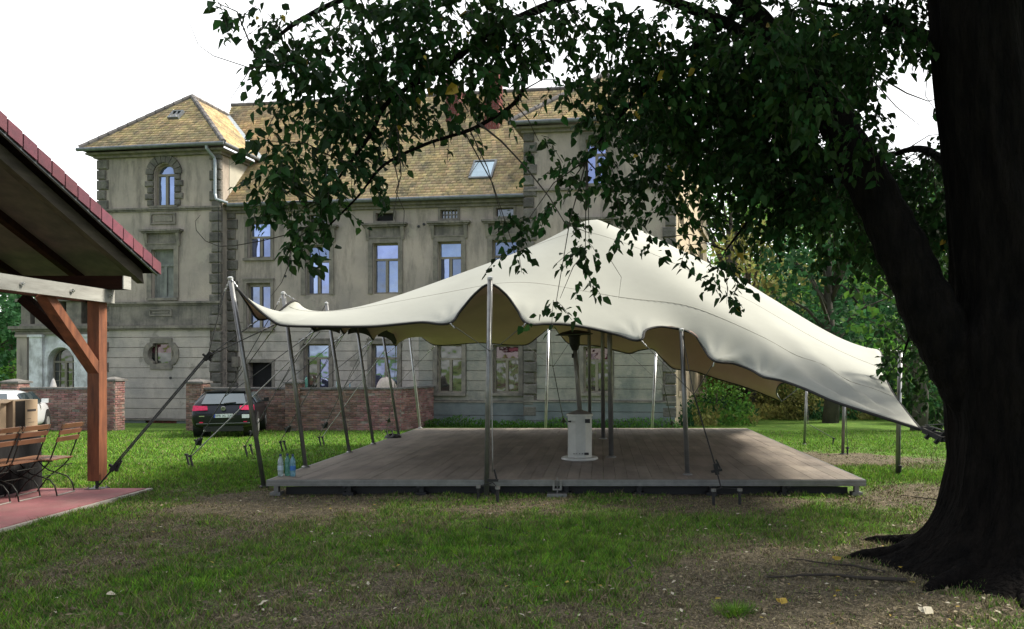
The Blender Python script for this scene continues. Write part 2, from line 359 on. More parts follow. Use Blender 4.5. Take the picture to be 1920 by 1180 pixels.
def green_mask(x, y):
    """how much of the ground is covered by living grass, 0..1"""
    x = np.asarray(x, float); y = np.asarray(y, float)
    n = fbm(x, y, 1.5, 3)
    g = 0.50 + (n - 0.5) * 1.5 + (vnoise(x, y, 0.22, 12) - .5) * .35 + (vnoise(x, y, 0.09, 13) - .5) * .25
    g = g + 0.75 * np.clip((y - 9.6) / 1.8, 0, 1)
    for (px, py, rx, ry, a) in ((600, 955, 1.1, .7, -.55), (330, 975, 0.9, 1.0, -.3), (470, 935, 1.5, .5, -.45), (500, 1120, .5, .5, -.3), (930, 1010, .9, .9, .55), (740, 955, .7, .6, .55), (1000, 1060, .8, .8, .5), (150, 1120, 1.0, .8, .2),
                                (900, 1010, 1.2, 1.0, .35), (400, 1130, .9, .6, .2), (700, 1015, .6, .4, .2), (1300, 985, 1.6, .7, .25), (620, 1070, .5, .5, -.35), (860, 1100, .5, .4, -.2),
                                (1550, 1085, 1.2, 1.2, -.75), (1420, 940, 1.5, .35, -.5), (1600, 1140, 1.3, .7, -.45), (960, 1150, .7, .6, .3), (1600, 860, 3.0, 1.6, -.95), (1500, 848, 1.5, 1.5, -.6), (1750, 930, 1.2, 1.5, -.6),
                                (1720, 895, .9, .8, .5)):
        D = CZ * FPX / (py - HY); g = g + a * blob(x, y, (px - CX) / FPX * D, D, rx, ry)
    g = np.where(y > 17.5, 1.0, g)
    return np.clip(g, 0, 1)

# ------------------------------------------------------------------ ground
def make_ground():
    xs = np.concatenate([[-400, -200, -100, -60, -40, -30, -24, -19, -15], np.arange(-12, 12.01, 0.11), [15, 19, 24, 30, 40, 60, 100, 200, 400]])
    ys = np.concatenate([[-300, -100, -40, -15, -6, -2, 1, 2.5], np.arange(3.6, 20, 0.11), np.arange(20.5, 40, 1.5), [45, 55, 70, 100, 150, 250, 500, 900]])
    X, Y = np.meshgrid(xs, ys); g = green_mask(X, Y)
    Z = gz(X, Y) + (fbm(X, Y, 0.5, 8) - 0.5) * 0.035 * (np.abs(X) < 12.5) * (Y < 20.5) * (Y > 3)
    V = np.stack([X, Y, Z], -1).reshape(-1, 3); nx, ny = len(xs), len(ys)
    i = (np.arange(ny-1)[:, None] * nx + np.arange(nx-1)).ravel()
    F = np.stack([i, i+1, i+nx+1, i+nx], -1)
    m = bpy.data.materials.new('lawn'); m.use_nodes = True; K['lawn'] = m
    N = m.node_tree.nodes; L = m.node_tree.links; p = principled(m); p.inputs['Roughness'].default_value = 0.95; p.inputs['Specular IOR Level'].default_value = 0.15
    at_ = N.new('ShaderNodeAttribute'); at_.attribute_name = 'green'
    ge = N.new('ShaderNodeNewGeometry')
    def noise(sc, det=6, ro=0.65):
        n = N.new('ShaderNodeTexNoise'); n.inputs['Scale'].default_value = sc; n.inputs['Detail'].default_value = det; n.inputs['Roughness'].default_value = ro
        L.new(ge.outputs['Position'], n.inputs['Vector']); return n.outputs[0]
    def mix(f, a, b):
        x = N.new('ShaderNodeMix'); x.data_type = 'RGBA'
        if isinstance(f, float): x.inputs[0].default_value = f
        else: L.new(f, x.inputs[0])
        for i, c in ((6, a), (7, b)):
            if isinstance(c, tuple): x.inputs[i].default_value = (*c, 1)
            else: L.new(c, x.inputs[i])
        return x.outputs[2]
    def rng(v, a, b, c=0.0, d=1.0):
        r = N.new('ShaderNodeMapRange'); L.new(v, r.inputs[0])
        for i, q in zip((1, 2, 3, 4), (a, b, c, d)): r.inputs[i].default_value = q
        return r.outputs[0]
    soil = mix(rng(noise(5), .35, .65), (0.135, 0.112, 0.074), (0.062, 0.053, 0.036))
    soil = mix(rng(noise(14, 5), .50, .66), soil, (0.028, 0.024, 0.017))
    soil = mix(rng(noise(45, 4), .52, .68), soil, (0.30, 0.25, 0.165))
    grass = mix(rng(noise(1.3), .35, .65), (0.118, 0.220, 0.028), (0.066, 0.128, 0.024))
    grass = mix(rng(noise(60, 4), .45, .7), grass, (0.035, 0.065, 0.012))
    grass = mix(rng(noise(2.2, 6), .58, .74), grass, (0.24, 0.27, 0.09))
    n1 = N.new('ShaderNodeMath'); n1.operation = 'MULTIPLY_ADD'; L.new(noise(22, 5), n1.inputs[0]); n1.inputs[1].default_value = 0.9; n1.inputs[2].default_value = -0.45
    n2 = N.new('ShaderNodeMath'); n2.operation = 'ADD'; L.new(n1.outputs[0], n2.inputs[0]); L.new(at_.outputs['Fac'], n2.inputs[1])
    c = mix(rng(n2.outputs[0], .32, .60), soil, grass)
    L.new(c, p.inputs['Base Color'])
    b = N.new('ShaderNodeBump'); b.inputs['Distance'].default_value = 0.03; L.new(noise(35, 6), b.inputs['Height']); L.new(b.outputs[0], p.inputs['Normal'])
    o = mesh_np('ground', V, F, ['lawn'], smooth=True, kind='structure', attr={'green': g.ravel()})
    o['label'] = 'lawn of green grass broken by bare brown leaf-strewn earth'
make_ground()

def grass_blades():
    out = []
    def region(n, x0, x1, y0, y1, h0, h1, w, wide):
        y = RNG.uniform(y0, y1, n); hx = (y * 0.60 + .4) if wide else None
        xl = -(CX / FPX) * y - 2.5; xr = ((1920 - CX) / FPX) * y + 4.0
        x = xl + RNG.uniform(0, 1, n) * (xr - xl)
        g = green_mask(x, y)
        keep = RNG.uniform(0, 1, n) < (0.30 + 0.70 * g)
        keep &= ~((x > -4.5) & (x < 3.6) & (y > 9.75) & (y < 17.6)) & ~((x < -6.22) & (y < 10.02))
        x, y, g = x[keep], y[keep], g[keep]; n = len(x)
        z = gz(x, y) + (fbm(x, y, 0.5, 8) - 0.5) * 0.035 - 0.004
        a = RNG.uniform(0, 2*np.pi, n); h = RNG.uniform(h0, h1, n) * (0.45 + 0.75 * g) * (.45 + 1.2 * vnoise(x, y, .13, 21) ** 1.5); lean = RNG.uniform(0.1, 1.1, n) * h
        la = a + RNG.uniform(-1, 1, n); ww = w * RNG.uniform(.6, 1.4, n)
        b = np.stack([x, y, z], -1); s = np.stack([np.cos(a), np.sin(a), 0*a], -1) * ww[:, None] / 2
        tip = b + np.stack([np.cos(la)*lean, np.sin(la)*lean, h], -1)
        dead = (RNG.uniform(0, 1, n) > 0.12 + 0.74 * g)
        out.append((np.stack([b - s, b + s, tip], 1), dead))
    region(400000, 0, 0, 4.3, 8.5, .030, .075, .010, True)
    region(270000, 0, 0, 8.5, 13.0, .028, .065, .013, True)
    region(160000, 0, 0, 13.0, 24.0, .03, .06, .018, True)
    V = np.concatenate([o[0] for o in out]).reshape(-1, 3); d = np.concatenate([o[1] for o in out])
    F = np.arange(len(V)).reshape(-1, 3)
    K['blade'] = mat('grass_blade', (0.185, 0.350, 0.036), (0.055, 0.120, 0.020), 0.7, 7.0, spec=0.15, island=0.60, translucent=0.3)
    K['blade_dead'] = mat('dry_blade', (0.24, 0.20, 0.11), (0.12, 0.10, 0.06), 0.8, 9.0, spec=0.1, island=0.6)
    o = mesh_np('grass', V, F, ['blade', 'blade_dead'], midx=d.astype(int), nper=3, kind='stuff')
    setp(o, 'short green and straw coloured grass blades covering the lawn', 'grass')
grass_blades()

# ------------------------------------------------------------------ planes seen through pixels of the survey photograph
class Plane:
    """vertical plane: origin O, direction U along it, N pointing inward; frame maps (u, depth, z) to the world"""
    def __init__(s, O, ang):
        s.O = Vector((O[0], O[1], 0)); c, q = math.cos(ang), math.sin(ang)
        s.U = Vector((c, q, 0)); s.N = Vector((-q, c, 0))
        s.M = Matrix(((c, -q, 0, O[0]), (q, c, 0, O[1]), (0, 0, 1, 0), (0, 0, 0, 1)))
    def uz(s, px, py, p=0.0):
        k = (px - CX) / FPX; O = s.O + s.N * p
        u = (k * O.y - O.x) / (s.U.x - k * s.U.y); D = O.y + u * s.U.y
        return u, CZ - (py - HY) / FPX * D
    def rect(s, px0, px1, py0, py1, p=0.0):
        um = s.uz((px0 + px1) / 2, (py0 + py1) / 2, p)
        u0 = s.uz(px0, py0, p)[0]; u1 = s.uz(px1, py0, p)[0]
        zm1 = s.uz((px0 + px1) / 2, py0, p)[1]; zm0 = s.uz((px0 + px1) / 2, py1, p)[1]
        return u0, u1, zm0, zm1

def wall_cells(mb, u0, u1, z0, z1, holes, p, th=0.34, frame=None):
    us = sorted({u0, u1} | {min(max(h[i], u0), u1) for h in holes for i in (0, 1)})
    zs = sorted({z0, z1} | {min(max(h[i], z0), z1) for h in holes for i in (2, 3)})
    for a, b in zip(zs[:-1], zs[1:]):
        if b - a < 1e-4: continue
        run = None
        for c, d in list(zip(us[:-1], us[1:])) + [(None, None)]:
            free = c is not None and not any(h[0] < (c+d)/2 < h[1] and h[2] < (a+b)/2 < h[3] for h in holes)
            if free: run = [c, d] if run is None else [run[0], d]
            elif run: mb.box((run[0], p, a), (run[1], p + th, b), frame); run = None

HB = Plane((-14.19, 27.0), R(-7.5))          # main fronts of the manor house
GZ = -0.55
MANOR = empty('manor_house', (-14.19, 27.0, 0), R(-7.5), 'weathered grey plaster manor house with two towers and ochre clay tile roofs', 'house')
PW, PM = 0.0, 0.45                            # front planes of the towers and of the middle
SIDE = Plane(tuple((HB.M @ Vector((16.84, 0, 0))).xy), R(-7.5 + 82.5))   # right flank: see below
_a = HB.M @ Vector((16.84, 0, 0))
SIDE = Plane((_a.x, _a.y), math.atan2(0.97, 0.242))

class Win: pass
def add_window(plane, rect, p, frame='frame', panes=(('pane', 'pane'), ('pane',)), transom=0.32, rec=0.14, arch=False, bars=0, sill=True, mull=True, open_left=False):
    """one casement window: frame with mullion and transom > panes, sill"""
    u0, u1, z0, z1 = rect; F = plane.M; w = u1 - u0; h = z1 - z0; q = p + rec
    fb = MB(F); t = 0.065
    um = (u0 + u1) / 2; zt = z1 - h * transom
    if arch:
        zs = z1 - w / 2; n = 10
        outer = [(um - w/2*math.cos(math.pi*i/n), zs + w/2*math.sin(math.pi*i/n)) for i in range(n+1)]
        inner = [(um - (w/2-t)*math.cos(math.pi*i/n), zs + (w/2-t)*math.sin(math.pi*i/n)) for i in range(n+1)]
        for i in range(n):
            a, b, c, d = outer[i], outer[i+1], inner[i+1], inner[i]
            fb.prism([a, b, c, d], q, q + .07)
        zt = zs
    else:
        zs = z1; fb.box((u0, q, z1 - t), (u1, q + .07, z1))
    fb.box((u0, q, z0), (u0 + t, q + .07, zs - (0 if arch else t))); fb.box((u1 - t, q, z0), (u1, q + .07, zs - (0 if arch else t)))
    fb.box((u0 + t, q, z0), (u1 - t, q + .07, z0 + t))
    fb.box((u0 + t, q - .02, zt - .04), (u1 - t, q + .05, zt + .04))
    if mull: fb.box((um - .05, q - .015, z0 + t), (um + .05, q + .055, zt - .04))
    if bars:
        for i in range(1, bars + 1):
            zz = z0 + t + (zt - z0 - t) * i / (bars + 1); fb.box((u0 + t, q + .005, zz - .012), (u1 - t, q + .045, zz + .012))
        for fr in (.25, .75):
            uu = u0 + w * fr; fb.box((uu - .012, q + .006, z0 + t), (uu + .012, q + .044, z1 - (.12 if arch else t)))
    wo = fb.build('window', frame, MANOR if plane is not LOG else LOGGIA)
    def pane(a, b, c, d, k, tilt=0.0):
        m = MB(F)
        m.add([(a, q + .035, c), (b, q + .035 - tilt, c), (b, q + .035 - tilt, d), (a, q + .035, d), (a, q + .05, c), (b, q + .05 - tilt, c), (b, q + .05 - tilt, d), (a, q + .05, d)],
              [(0,1,2,3),(7,6,5,4),(0,4,5,1),(1,5,6,2),(2,6,7,3),(3,7,4,0)])
        m.build('pane', k, wo)
    top, bot = panes
    if arch:
        n = 10; m = MB(F); rr = w/2 - t + .004
        pts = [(um - rr*math.cos(math.pi*i/n), zs + .04 + (rr-.03)*math.sin(math.pi*i/n)) for i in range(n+1)]
        m.prism(pts, q + .035, q + .05); m.build('pane', top[0], wo)
    else:
        pane(u0 + t, u1 - t, zt + .04, z1 - t, top[0])
    if mull:
        pane(u0 + t, um - .05, z0 + t, zt - .04, bot[0], 0.08 if open_left else 0); pane(um + .05, u1 - t, z0 + t, zt - .04, bot[-1])
    else: pane(u0 + t, u1 - t, z0 + t, zt - .04, bot[0])
    if sill:
        MB(F).box((u0 - .16, p - .10, z0 - .10), (u1 + .16, p + .10, z0 - .005)).build('sill', 'trim', wo)
    # dark reveal behind so that nothing shows through gaps
    MB(F).box((u0 - .05, q + .10, z0 - .05), (u1 + .05, q + .12, z1 + .05)).build('reveal', 'dark', wo)
    return wo
def surround(plane, r, p, w=.17, hood=True, name='window_surround', gap=0.0):
    u0, u1, z0, z1 = r; m = MB(plane.M)
    m.box((u0 - w, p - .045, z0), (u0, p + .01, z1)); m.box((u1, p - .045, z0), (u1 + w, p + .01, z1))
    m.box((u0 - w, p - .045, z1), (u1 + w, p + .01, z1 + w))
    m.box((u0 - w - .03, p - .065, z1 + w), (u1 + w + .03, p + .01, z1 + w + .05))
    m.build(name, 'trim', MANOR)
    if hood:
        m = MB(plane.M); zz = z1 + w + .05
        m.box((u0 - w + .03, p - .03, zz), (u1 + w - .03, p + .01, zz + .36))
        m.box((u0 - w - .13, p - .16, zz + .36), (u1 + w + .13, p + .01, zz + .42))
        m.box((u0 - w - .19, p - .22, zz + .42), (u1 + w + .19, p + .01, zz + .49))
        m.build('window_hood', 'plaster_band', MANOR)
        for s in (u0 - w - .08, u1 + w - .06):
            c = MB(plane.M); c.add([(s, p - .14, zz + .355), (s + .14, p - .14, zz + .355), (s + .14, p, zz + .355), (s, p, zz + .355),
                                   (s + .02, p - .05, zz - .12), (s + .12, p - .05, zz - .12), (s + .12, p, zz - .12), (s + .02, p, zz - .12)],
                                  [(0,1,2,3),(7,6,5,4),(0,4,5,1),(1,5,6,2),(2,6,7,3),(3,7,4,0)])
            c.build('console', 'trim', MANOR)
LOG = None; LOGGIA = None

def quoins(plane, u, du, p, z0, z1, side=None, ret=0.0, step=0.385):
    """rusticated corner stones, each its own piece"""
    z = z0; i = 0
    while z < z1 - 0.1:
        zt = min(z + step - .035, z1); w = du * (1.0 if i % 2 == 0 else 0.78)
        a, b = (u - w, u + .05) if side == 'R' else (u - .05, u + w)
        m = MB(plane.M); m.cushion((a, p - .075, z), (b, p + ret + .06, zt), .035)
        m.build('quoin_stone', 'quoin', MANOR)
        z += step; i += 1

def tile_patch(O, U, S, poly, pw=0.19, ph=0.165, name='roof_tiles', m='tile', parent=None, thick=0.022):
    """overlapping plain tiles laid in rows over a polygon given in (u, slope) coordinates"""
    O = Vector(O); U = Vector(U).normalized(); S = Vector(S).normalized(); Nn = U.cross(S).normalized()
    if Nn.z < 0: Nn = -Nn
    us = [q[0] for q in poly]; ts = [q[1] for q in poly]
    V = []; F = []; t = min(ts); r = 0
    def ext(tt):
        xs = []
        for (a, b), (c, d) in zip(poly, poly[1:] + poly[:1]):
            if (b - tt) * (d - tt) < 0: xs.append(a + (c - a) * (tt - b) / (d - b))
        return (min(xs), max(xs)) if len(xs) > 1 else None
    while t < max(ts) - .02:
        e = ext(t + ph * 0.5)
        if e:
            x = e[0] - (pw / 2 if r % 2 else 0)
            while x < e[1]:
                a, b = max(x, e[0]) + .006, min(x + pw, e[1]) - .006
                if b - a > .03:
                    j = random.uniform(-.004, .006); dt = random.uniform(-.008, .008); k = len(V)
                    for (uu, tt, h) in ((a, t - .03 + dt, thick + j), (b, t - .03 + dt, thick + j + random.uniform(-.003, .003)), (b, t + ph, .002), (a, t + ph, .002),
                                       (a, t - .03 + dt, .0), (b, t - .03 + dt, .0)):
                        V.append(O + U * uu + S * tt + Nn * h)
                    F += [(k, k+1, k+2, k+3), (k+4, k+5, k+1, k), (k+4, k, k+3, k+3), (k+5, k+2, k+1, k+1)][:2]
                x += pw
        t += ph; r += 1
    V = np.array([tuple(v) for v in V]); F = np.array(F)
    o = mesh_np(name, V, F, [m], parent=parent, kind='stuff')
    # boarding beneath
    b = MB(); n = len(poly)
    pts = [O + U * q[0] + S * q[1] for q in poly]
    b.add(pts + [v - Nn * .12 for v in pts], [tuple(range(n)), tuple(range(2*n-1, n-1, -1))] + [(i, i+n, (i+1) % n + n, (i+1) % n) for i in range(n)])
    b.build('roof_boarding', 'ridge', parent)
    return o
def ridge_line(a, b, parent, r=.10, step=.36, name='ridge_tile'):
    a = Vector(a); b = Vector(b); n = max(1, int((b - a).length / step)); base = None
    m = MB()
    for i in range(n):
        p = a.lerp(b, i / n); q = a.lerp(b, (i + 1) / n + .05 / n)
        m.tube([p, q], [r, r * .86], 8)
    m.build('ridge_tiles', 'ridge', parent, kind='stuff')

def manor():
    F = HB.M
    W = lambda u, p, z: F @ Vector((u, p, z))
    # pixel measured levels
    z_g_wing = HB.uz(413, 277, 0)[1]; z_g_main = HB.uz(428, 388, PM)[1]
    UL = HB.uz(185, 400, 0)[0]; UM1 = 11.6; UR1 = 16.84
    wins = []
    R_ = lambda a, b, c, d, p: HB.rect(a, b, c, d, p)
    # ---------------- left tower
    z_str = HB.uz(300, 390, 0)[1]; z_b1 = HB.uz(300, 566, 0)[1]; z_b2 = HB.uz(300, 611, 0)[1]; z_pl = HB.uz(300, 786, 0)[1]
    aw = R_(290, 327, 307, 386, 0); w2 = R_(285, 327, 468, 559, 0); ov = R_(279, 327, 644, 683, 0); bs = R_(275, 333, 789, 801, 0)
    m = MB(F); wall_cells(m, UL, 0, z_b2, z_g_wing, [aw, w2], 0)
    # spandrels of the arched opening
    for sgn in (-1, 1):
        um = (aw[0] + aw[1]) / 2; r_ = (aw[1] - aw[0]) / 2; zs = aw[3] - r_; n = 8
        pts = [(um + sgn * r_ * math.cos(math.pi/2*i/n), zs + r_ * math.sin(math.pi/2*i/n)) for i in range(n + 1)] + [(um + sgn * r_, aw[3])]
        m.prism(pts, 0.002, .34)
    m.box((-.34, .34, GZ), (0, 9.0, z_g_wing))           # return to the right
    m.box((UL, .34, GZ), (UL + .34, 9.0, z_g_wing)); m.box((UL + .34, 8.66, GZ), (-.34, 9.0, z_g_wing))
    m.build('tower_wall', 'plaster', MANOR)
    # pale gable strip of the tower above the main roof
    MB(F).box((.002, PM + .05, z_g_main + .1), (.02, 3.2, z_g_wing - .05)).build('gable_plaster', 'gable_plaster', MANOR)
    hol = [ov, bs]
    m = MB(F); wall_cells(m, UL, 0, GZ, z_b2, hol, .05, .29); m.build('ground_floor_wall', 'mortar', MANOR)
    def courses(u0, u1, z0, z1, holes, p, h, matn, nm='stone_course'):
        z = z1; h = (z1 - z0) / max(1, round((z1 - z0) / h))
        while z > z0 + .02:
            hs = [(a - .002, b + .002, c, d) for a, b, c, d in holes]
            us = sorted({u0, u1} | {q for hh in hs for q in hh[:2] if u0 < q < u1 and hh[2] < z - .02 and hh[3] > z - h + .02})
            for c, d in zip(us[:-1], us[1:]):
                mid = (c + d) / 2; segs = [(z - h + .02, z)]
                for hh in hs:
                    if hh[0] < mid < hh[1]:
                        new = []
                        for a, b in segs:
                            if hh[3] <= a or hh[2] >= b: new.append((a, b)); continue
                            if hh[2] > a: new.append((a, hh[2]))
                            if hh[3] < b: new.append((hh[3], b))
                        segs = new
                for a, b in segs:
                    if b - a > .03: MB(F).box((c, p, a), (d, p + .06, b)).build(nm, matn, MANOR)
            z -= h
    oct_ = [(ov[0] - .04, ov[1] + .04, ov[2] - .02, ov[3] + .02), bs]
    courses(UL + .3, -.42, z_pl, z_b2 - .06, oct_, 0, .385, 'course')
    courses(UL, 0, GZ, z_pl - .05, [bs], -.06, .4, 'plinth', 'plinth_stone')
    MB(F).box((UL, -.09, z_pl - .05), (0, .1, z_pl)).build('plinth_ledge', 'trim', MANOR)
    MB(F).box((bs[0], .03, bs[2]), (bs[1], .2, bs[3])).build('basement_grille', 'rust', MANOR)
    # string courses
    for (z, h, d) in ((z_str, .07, .10), (z_b1, .08, .12), (z_b2, .10, .14)):
        MB(F).box((UL - .05, -d, z - h), (.05, .05, z)).box((UL - .02, -d * .5, z - h - .06), (.02, .05, z - h)).build('string_course', 'plaster_band', MANOR)
    MB(F).box((UL, -.012, z_b2 + .02), (0, .03, z_b1 - .08)).build('frieze', 'plaster_band', MANOR)
    # panels
    for r in (R_(283, 330, 400, 421, 0), R_(281, 323, 580, 593, 0)):
        m = MB(F); t = .05
        m.box((r[0], -.045, r[2]), (r[1], .0, r[2] + t)).box((r[0], -.045, r[3] - t), (r[1], .0, r[3])).box((r[0], -.045, r[2] + t), (r[0] + t, .0, r[3] - t)).box((r[1] - t, -.045, r[2] + t), (r[1], .0, r[3] - t))
        m.box((r[0] + .14, -.03, r[2] + .10), (r[1] - .14, .0, r[3] - .10)); m.build('wall_panel', 'trim', MANOR)
    add_window(HB, aw, 0, arch=True)
    # rustic blocks round the arch
    um = (aw[0] + aw[1]) / 2; r0 = (aw[1] - aw[0]) / 2 + .03; zs = aw[3] - r0 + .03
    for i in range(9):
        a0 = math.pi * i / 9 + .02; a1 = math.pi * (i + 1) / 9 - .02; r1 = r0 + .30
        m = MB(F); m.prism([(um + r0*math.cos(a0), zs + r0*math.sin(a0)), (um + r1*math.cos(a0), zs + r1*math.sin(a0)), (um + r1*math.cos((a0+a1)/2)*1.0, zs + r1*math.sin((a0+a1)/2)), (um + r1*math.cos(a1), zs + r1*math.sin(a1)), (um + r0*math.cos(a1), zs + r0*math.sin(a1))], -.07, .02)
        m.build('arch_stone', 'quoin', MANOR)
    for sg in (-1, 1):
        z = aw[2]; i = 0
        while z < zs - .06:
            w = .34 if i % 2 else .24; a, b = (um - r0 - w, um - r0) if sg < 0 else (um + r0, um + r0 + w)
            zt = min(z + .21, zs - .01); MB(F).cushion((a, -.08, z), (b, .02, zt), .03).build('arch_stone', 'quoin', MANOR); z += .24; i += 1
    add_window(HB, w2, 0, frame='frame_grey', panes=(('frame_grey',), ('frame_grey', 'frame_grey')))
    surround(HB, w2, 0, .19)
    # quatrefoil opening with stone frame
    cu, cz = (ov[0] + ov[1]) / 2, (ov[2] + ov[3]) / 2; a, b = (ov[1] - ov[0]) / 2, (ov[3] - ov[2]) / 2
    def ring(s, t, p0, p1, nm, mt):
        def pts(k):
            q = []
            bw = a * .62; 
            for i in range(9): th = -math.pi/2 + math.pi * i / 8; q.append((bw + (a - bw) * math.cos(th), b * .72 * math.sin(th)))
            q = [(bw, -b)] + q + [(bw, b), (-bw, b)] + [(-x, -z) for x, z in q] + [(-bw, -b)]
            return [(cu + x * k[0], cz + z * k[1]) for x, z in q]
        P0 = pts((1, 1)); P1 = pts((1 + t / a, 1 + t / b)); m = MB(F); n = len(P0)
        for i in range(n):
            j = (i + 1) % n
            if (Vector(P0[i]) - Vector(P0[j])).length < 1e-6: continue
            m.prism([P0[i], P0[j], P1[j], P1[i]], p0, p1)
        m.build(nm, mt, MANOR)
    ring(1, .20, -.05, .10, 'oval_window_frame', 'trim')
    m = MB(F)
    for (x0, x1, z0, z1) in ((-.10, -.02, -1, 1), ):
        m.box((cu - a * .62 - .03, .12, cz - b), (cu - a * .62 + .03, .2, cz + b)); m.box((cu + a * .62 - .03, .12, cz - b), (cu + a * .62 + .03, .2, cz + b))
    m.box((cu - a, .12, cz + b - .04), (cu + a, .2, cz + b + .02)); m.box((cu - a, .12, cz - b - .02), (cu + a, .2, cz - b + .04))
    w = m.build('window', 'frame', MANOR)
    MB(F).box((cu - a + .02, .16, cz - b + .02), (cu + a - .02, .175, cz + b * .1)).build('pane', 'pane_dark', w)
    MB(F).box((cu - a + .02, .16, cz + b * .1), (cu + a - .02, .175, cz + b - .03)).build('pane', 'pane_red', w)
    # ---------------- middle
    specs = {
        'W0': (R_(465, 508, 416, 484, PM)), 'W0b': (R_(463, 508, 531, 617, PM)), 'DR': R_(465, 510, 680, 745, PM),
        'W1': R_(573, 618, 460, 553, PM), 'W2': R_(699, 747, 456, 551, PM), 'W3': R_(821, 865, 453, 547, PM), 'W4': R_(923, 970, 450, 544, PM),
        'G1': R_(570, 617, 645, 735, PM), 'G2': R_(697, 745, 645, 736, PM), 'G3': R_(820, 866, 646, 737, PM), 'G4': R_(925, 973, 647, 737, PM),
        'V2': R_(705, 738, 400, 415, PM), 'V3': R_(826, 858, 394, 410, PM), 'V4': R_(930, 963, 390, 406, PM), 'V1': R_(580, 612, 403, 419, PM)}
    z_s2 = HB.uz(650, 586, PM)[1]; z_s2b = HB.uz(650, 603, PM)[1]; z_plm = HB.uz(850, 752, PM)[1]
    m = MB(F); wall_cells(m, .0, UM1, z_s2b, z_g_main, list(specs.values()), PM)
    m.build('front_wall', 'plaster', MANOR); MB(F).box((0, 8.66, GZ), (UM1, 9.0, z_g_main)).build('rear_wall', 'plaster', MANOR)
    m = MB(F); wall_cells(m, .0, UM1, GZ, z_s2b, list(specs.values()), PM + .05, .29); m.build('ground_floor_wall', 'mortar', MANOR)
    hl = [specs[k] for k in ('G1', 'G2', 'G3', 'G4', 'DR', 'W0b')]
    uq = HB.uz(785, 650, PM)[0]
    hs2 = [(h[0] - .17, h[1] + .17, h[2], h[3] + .17) if h in hl[:4] else h for h in hl]
    courses(.42, uq, z_plm, z_s2b - .02, hs2, PM, .385, 'course')
    courses(uq + .004, UM1, z_plm, z_s2b - .02, hs2, PM, .385, 'course_damp')
    courses(.42, UM1, GZ, z_plm - .05, [specs['DR']], PM - .07, .4, 'plinth', 'plinth_stone')
    u5 = HB.uz(556, 590, PM)[0]
    MB(F).box((u5, PM - .13, z_s2 - .08), (UM1, PM + .05, z_s2)).box((u5 + .03, PM - .07, z_s2 - .15), (UM1, PM + .05, z_s2 - .08)).build('string_course', 'plaster_band', MANOR)
    MB(F).box((u5 + .03, PM - .02, z_s2b), (UM1, PM + .03, z_s2 - .15)).build('frieze', 'plaster_band', MANOR)
    MB(F).box((uq, PM - .10, z_plm - .05), (UM1, PM + .05, z_plm)).build('plinth_ledge', 'trim', MANOR)
    MB(F).box((.1, PM - .03, z_g_main - .75), (UM1, PM + .02, z_g_main - .05)).build('attic_band', 'plaster_band', MANOR) if False else None
    for k in ('W1', 'W2', 'W3', 'W4'):
        add_window(HB, specs[k], PM, sill=False, open_left=(k in ('W1', 'W3')), panes={'W1': (('pane_dim',), ('pane', 'pane')), 'W2': (('pane',), ('pane_dim', 'pane')), 'W3': (('pane',), ('pane', 'pane_dim')), 'W4': (('pane_dim',), ('pane_dim', 'pane'))}[k]); surround(HB, specs[k], PM)
    for k in ('W0', 'W0b'):
        add_window(HB, specs[k], PM, transom=.42 if k == 'W0' else .05, open_left=(k == 'W0')); surround(HB, specs[k], PM, .12, hood=False)
    for k in ('G1', 'G2', 'G3', 'G4'):
        pn = (('pane',), ('pane_dark', 'pane')) if k in ('G1',) else (('pane',), ('pane', 'pane')) if k == 'G2' else (('pane_dark',) if k == 'G3' else ('pane_red',), ('pane_dark', 'pane_dark'))
        add_window(HB, specs[k], PM, panes=pn, transom=.30); surround(HB, specs[k], PM, .15, hood=False)
    for k in ('V1', 'V2', 'V3', 'V4'):
        r = specs[k]; m = MB(F); t = .09
        m.box((r[0]-t, PM-.04, r[2]-t), (r[1]+t, PM+.02, r[2])).box((r[0]-t, PM-.04, r[3]), (r[1]+t, PM+.02, r[3]+t)).box((r[0]-t, PM-.04, r[2]), (r[0], PM+.02, r[3])).box((r[1], PM-.04, r[2]), (r[1]+t, PM+.02, r[3]))
        w = m.build('attic_vent', 'trim', MANOR)
        MB(F).box((r[0], PM + .12, r[2]), (r[1], PM + .14, r[3])).build('vent_board', 'pane_dark' if k != 'V2' else 'dark', w)
        if k == 'V3':
            m = MB(F)
            for i in range(1, 5): uu = r[0] + (r[1]-r[0]) * i / 5; m.box((uu-.015, PM+.08, r[2]), (uu+.015, PM+.11, r[3]))
            m.box((r[0], PM+.082, (r[2]+r[3])/2-.015), (r[1], PM+.108, (r[2]+r[3])/2+.015)); m.build('glazing_bars', 'trim', w)
    d = specs['DR']; m = MB(F); t = .1
    m.box((d[0]-t, PM-.03, GZ), (d[0], PM+.02, d[3])).box((d[1], PM-.03, GZ), (d[1]+t, PM+.02, d[3])).box((d[0]-t, PM-.03, d[3]), (d[1]+t, PM+.02, d[3]+.13))
    w = m.build('doorway', 'trim', MANOR); MB(F).box((d[0] - .05, PM + .30, GZ), (d[1] + .05, PM + .32, d[3] + .05)).build('dark_opening', 'dark', w)
    r = R_(438, 450, 669, 688, PM); m = MB(F); m.box((r[0], PM-.12, r[2]), (r[1], PM+.02, r[3])).box((r[0]+.05, PM-.14, r[2]+.07), (r[1]-.05, PM-.12, r[3]-.07)); m.build('meter_box', 'trim', MANOR)
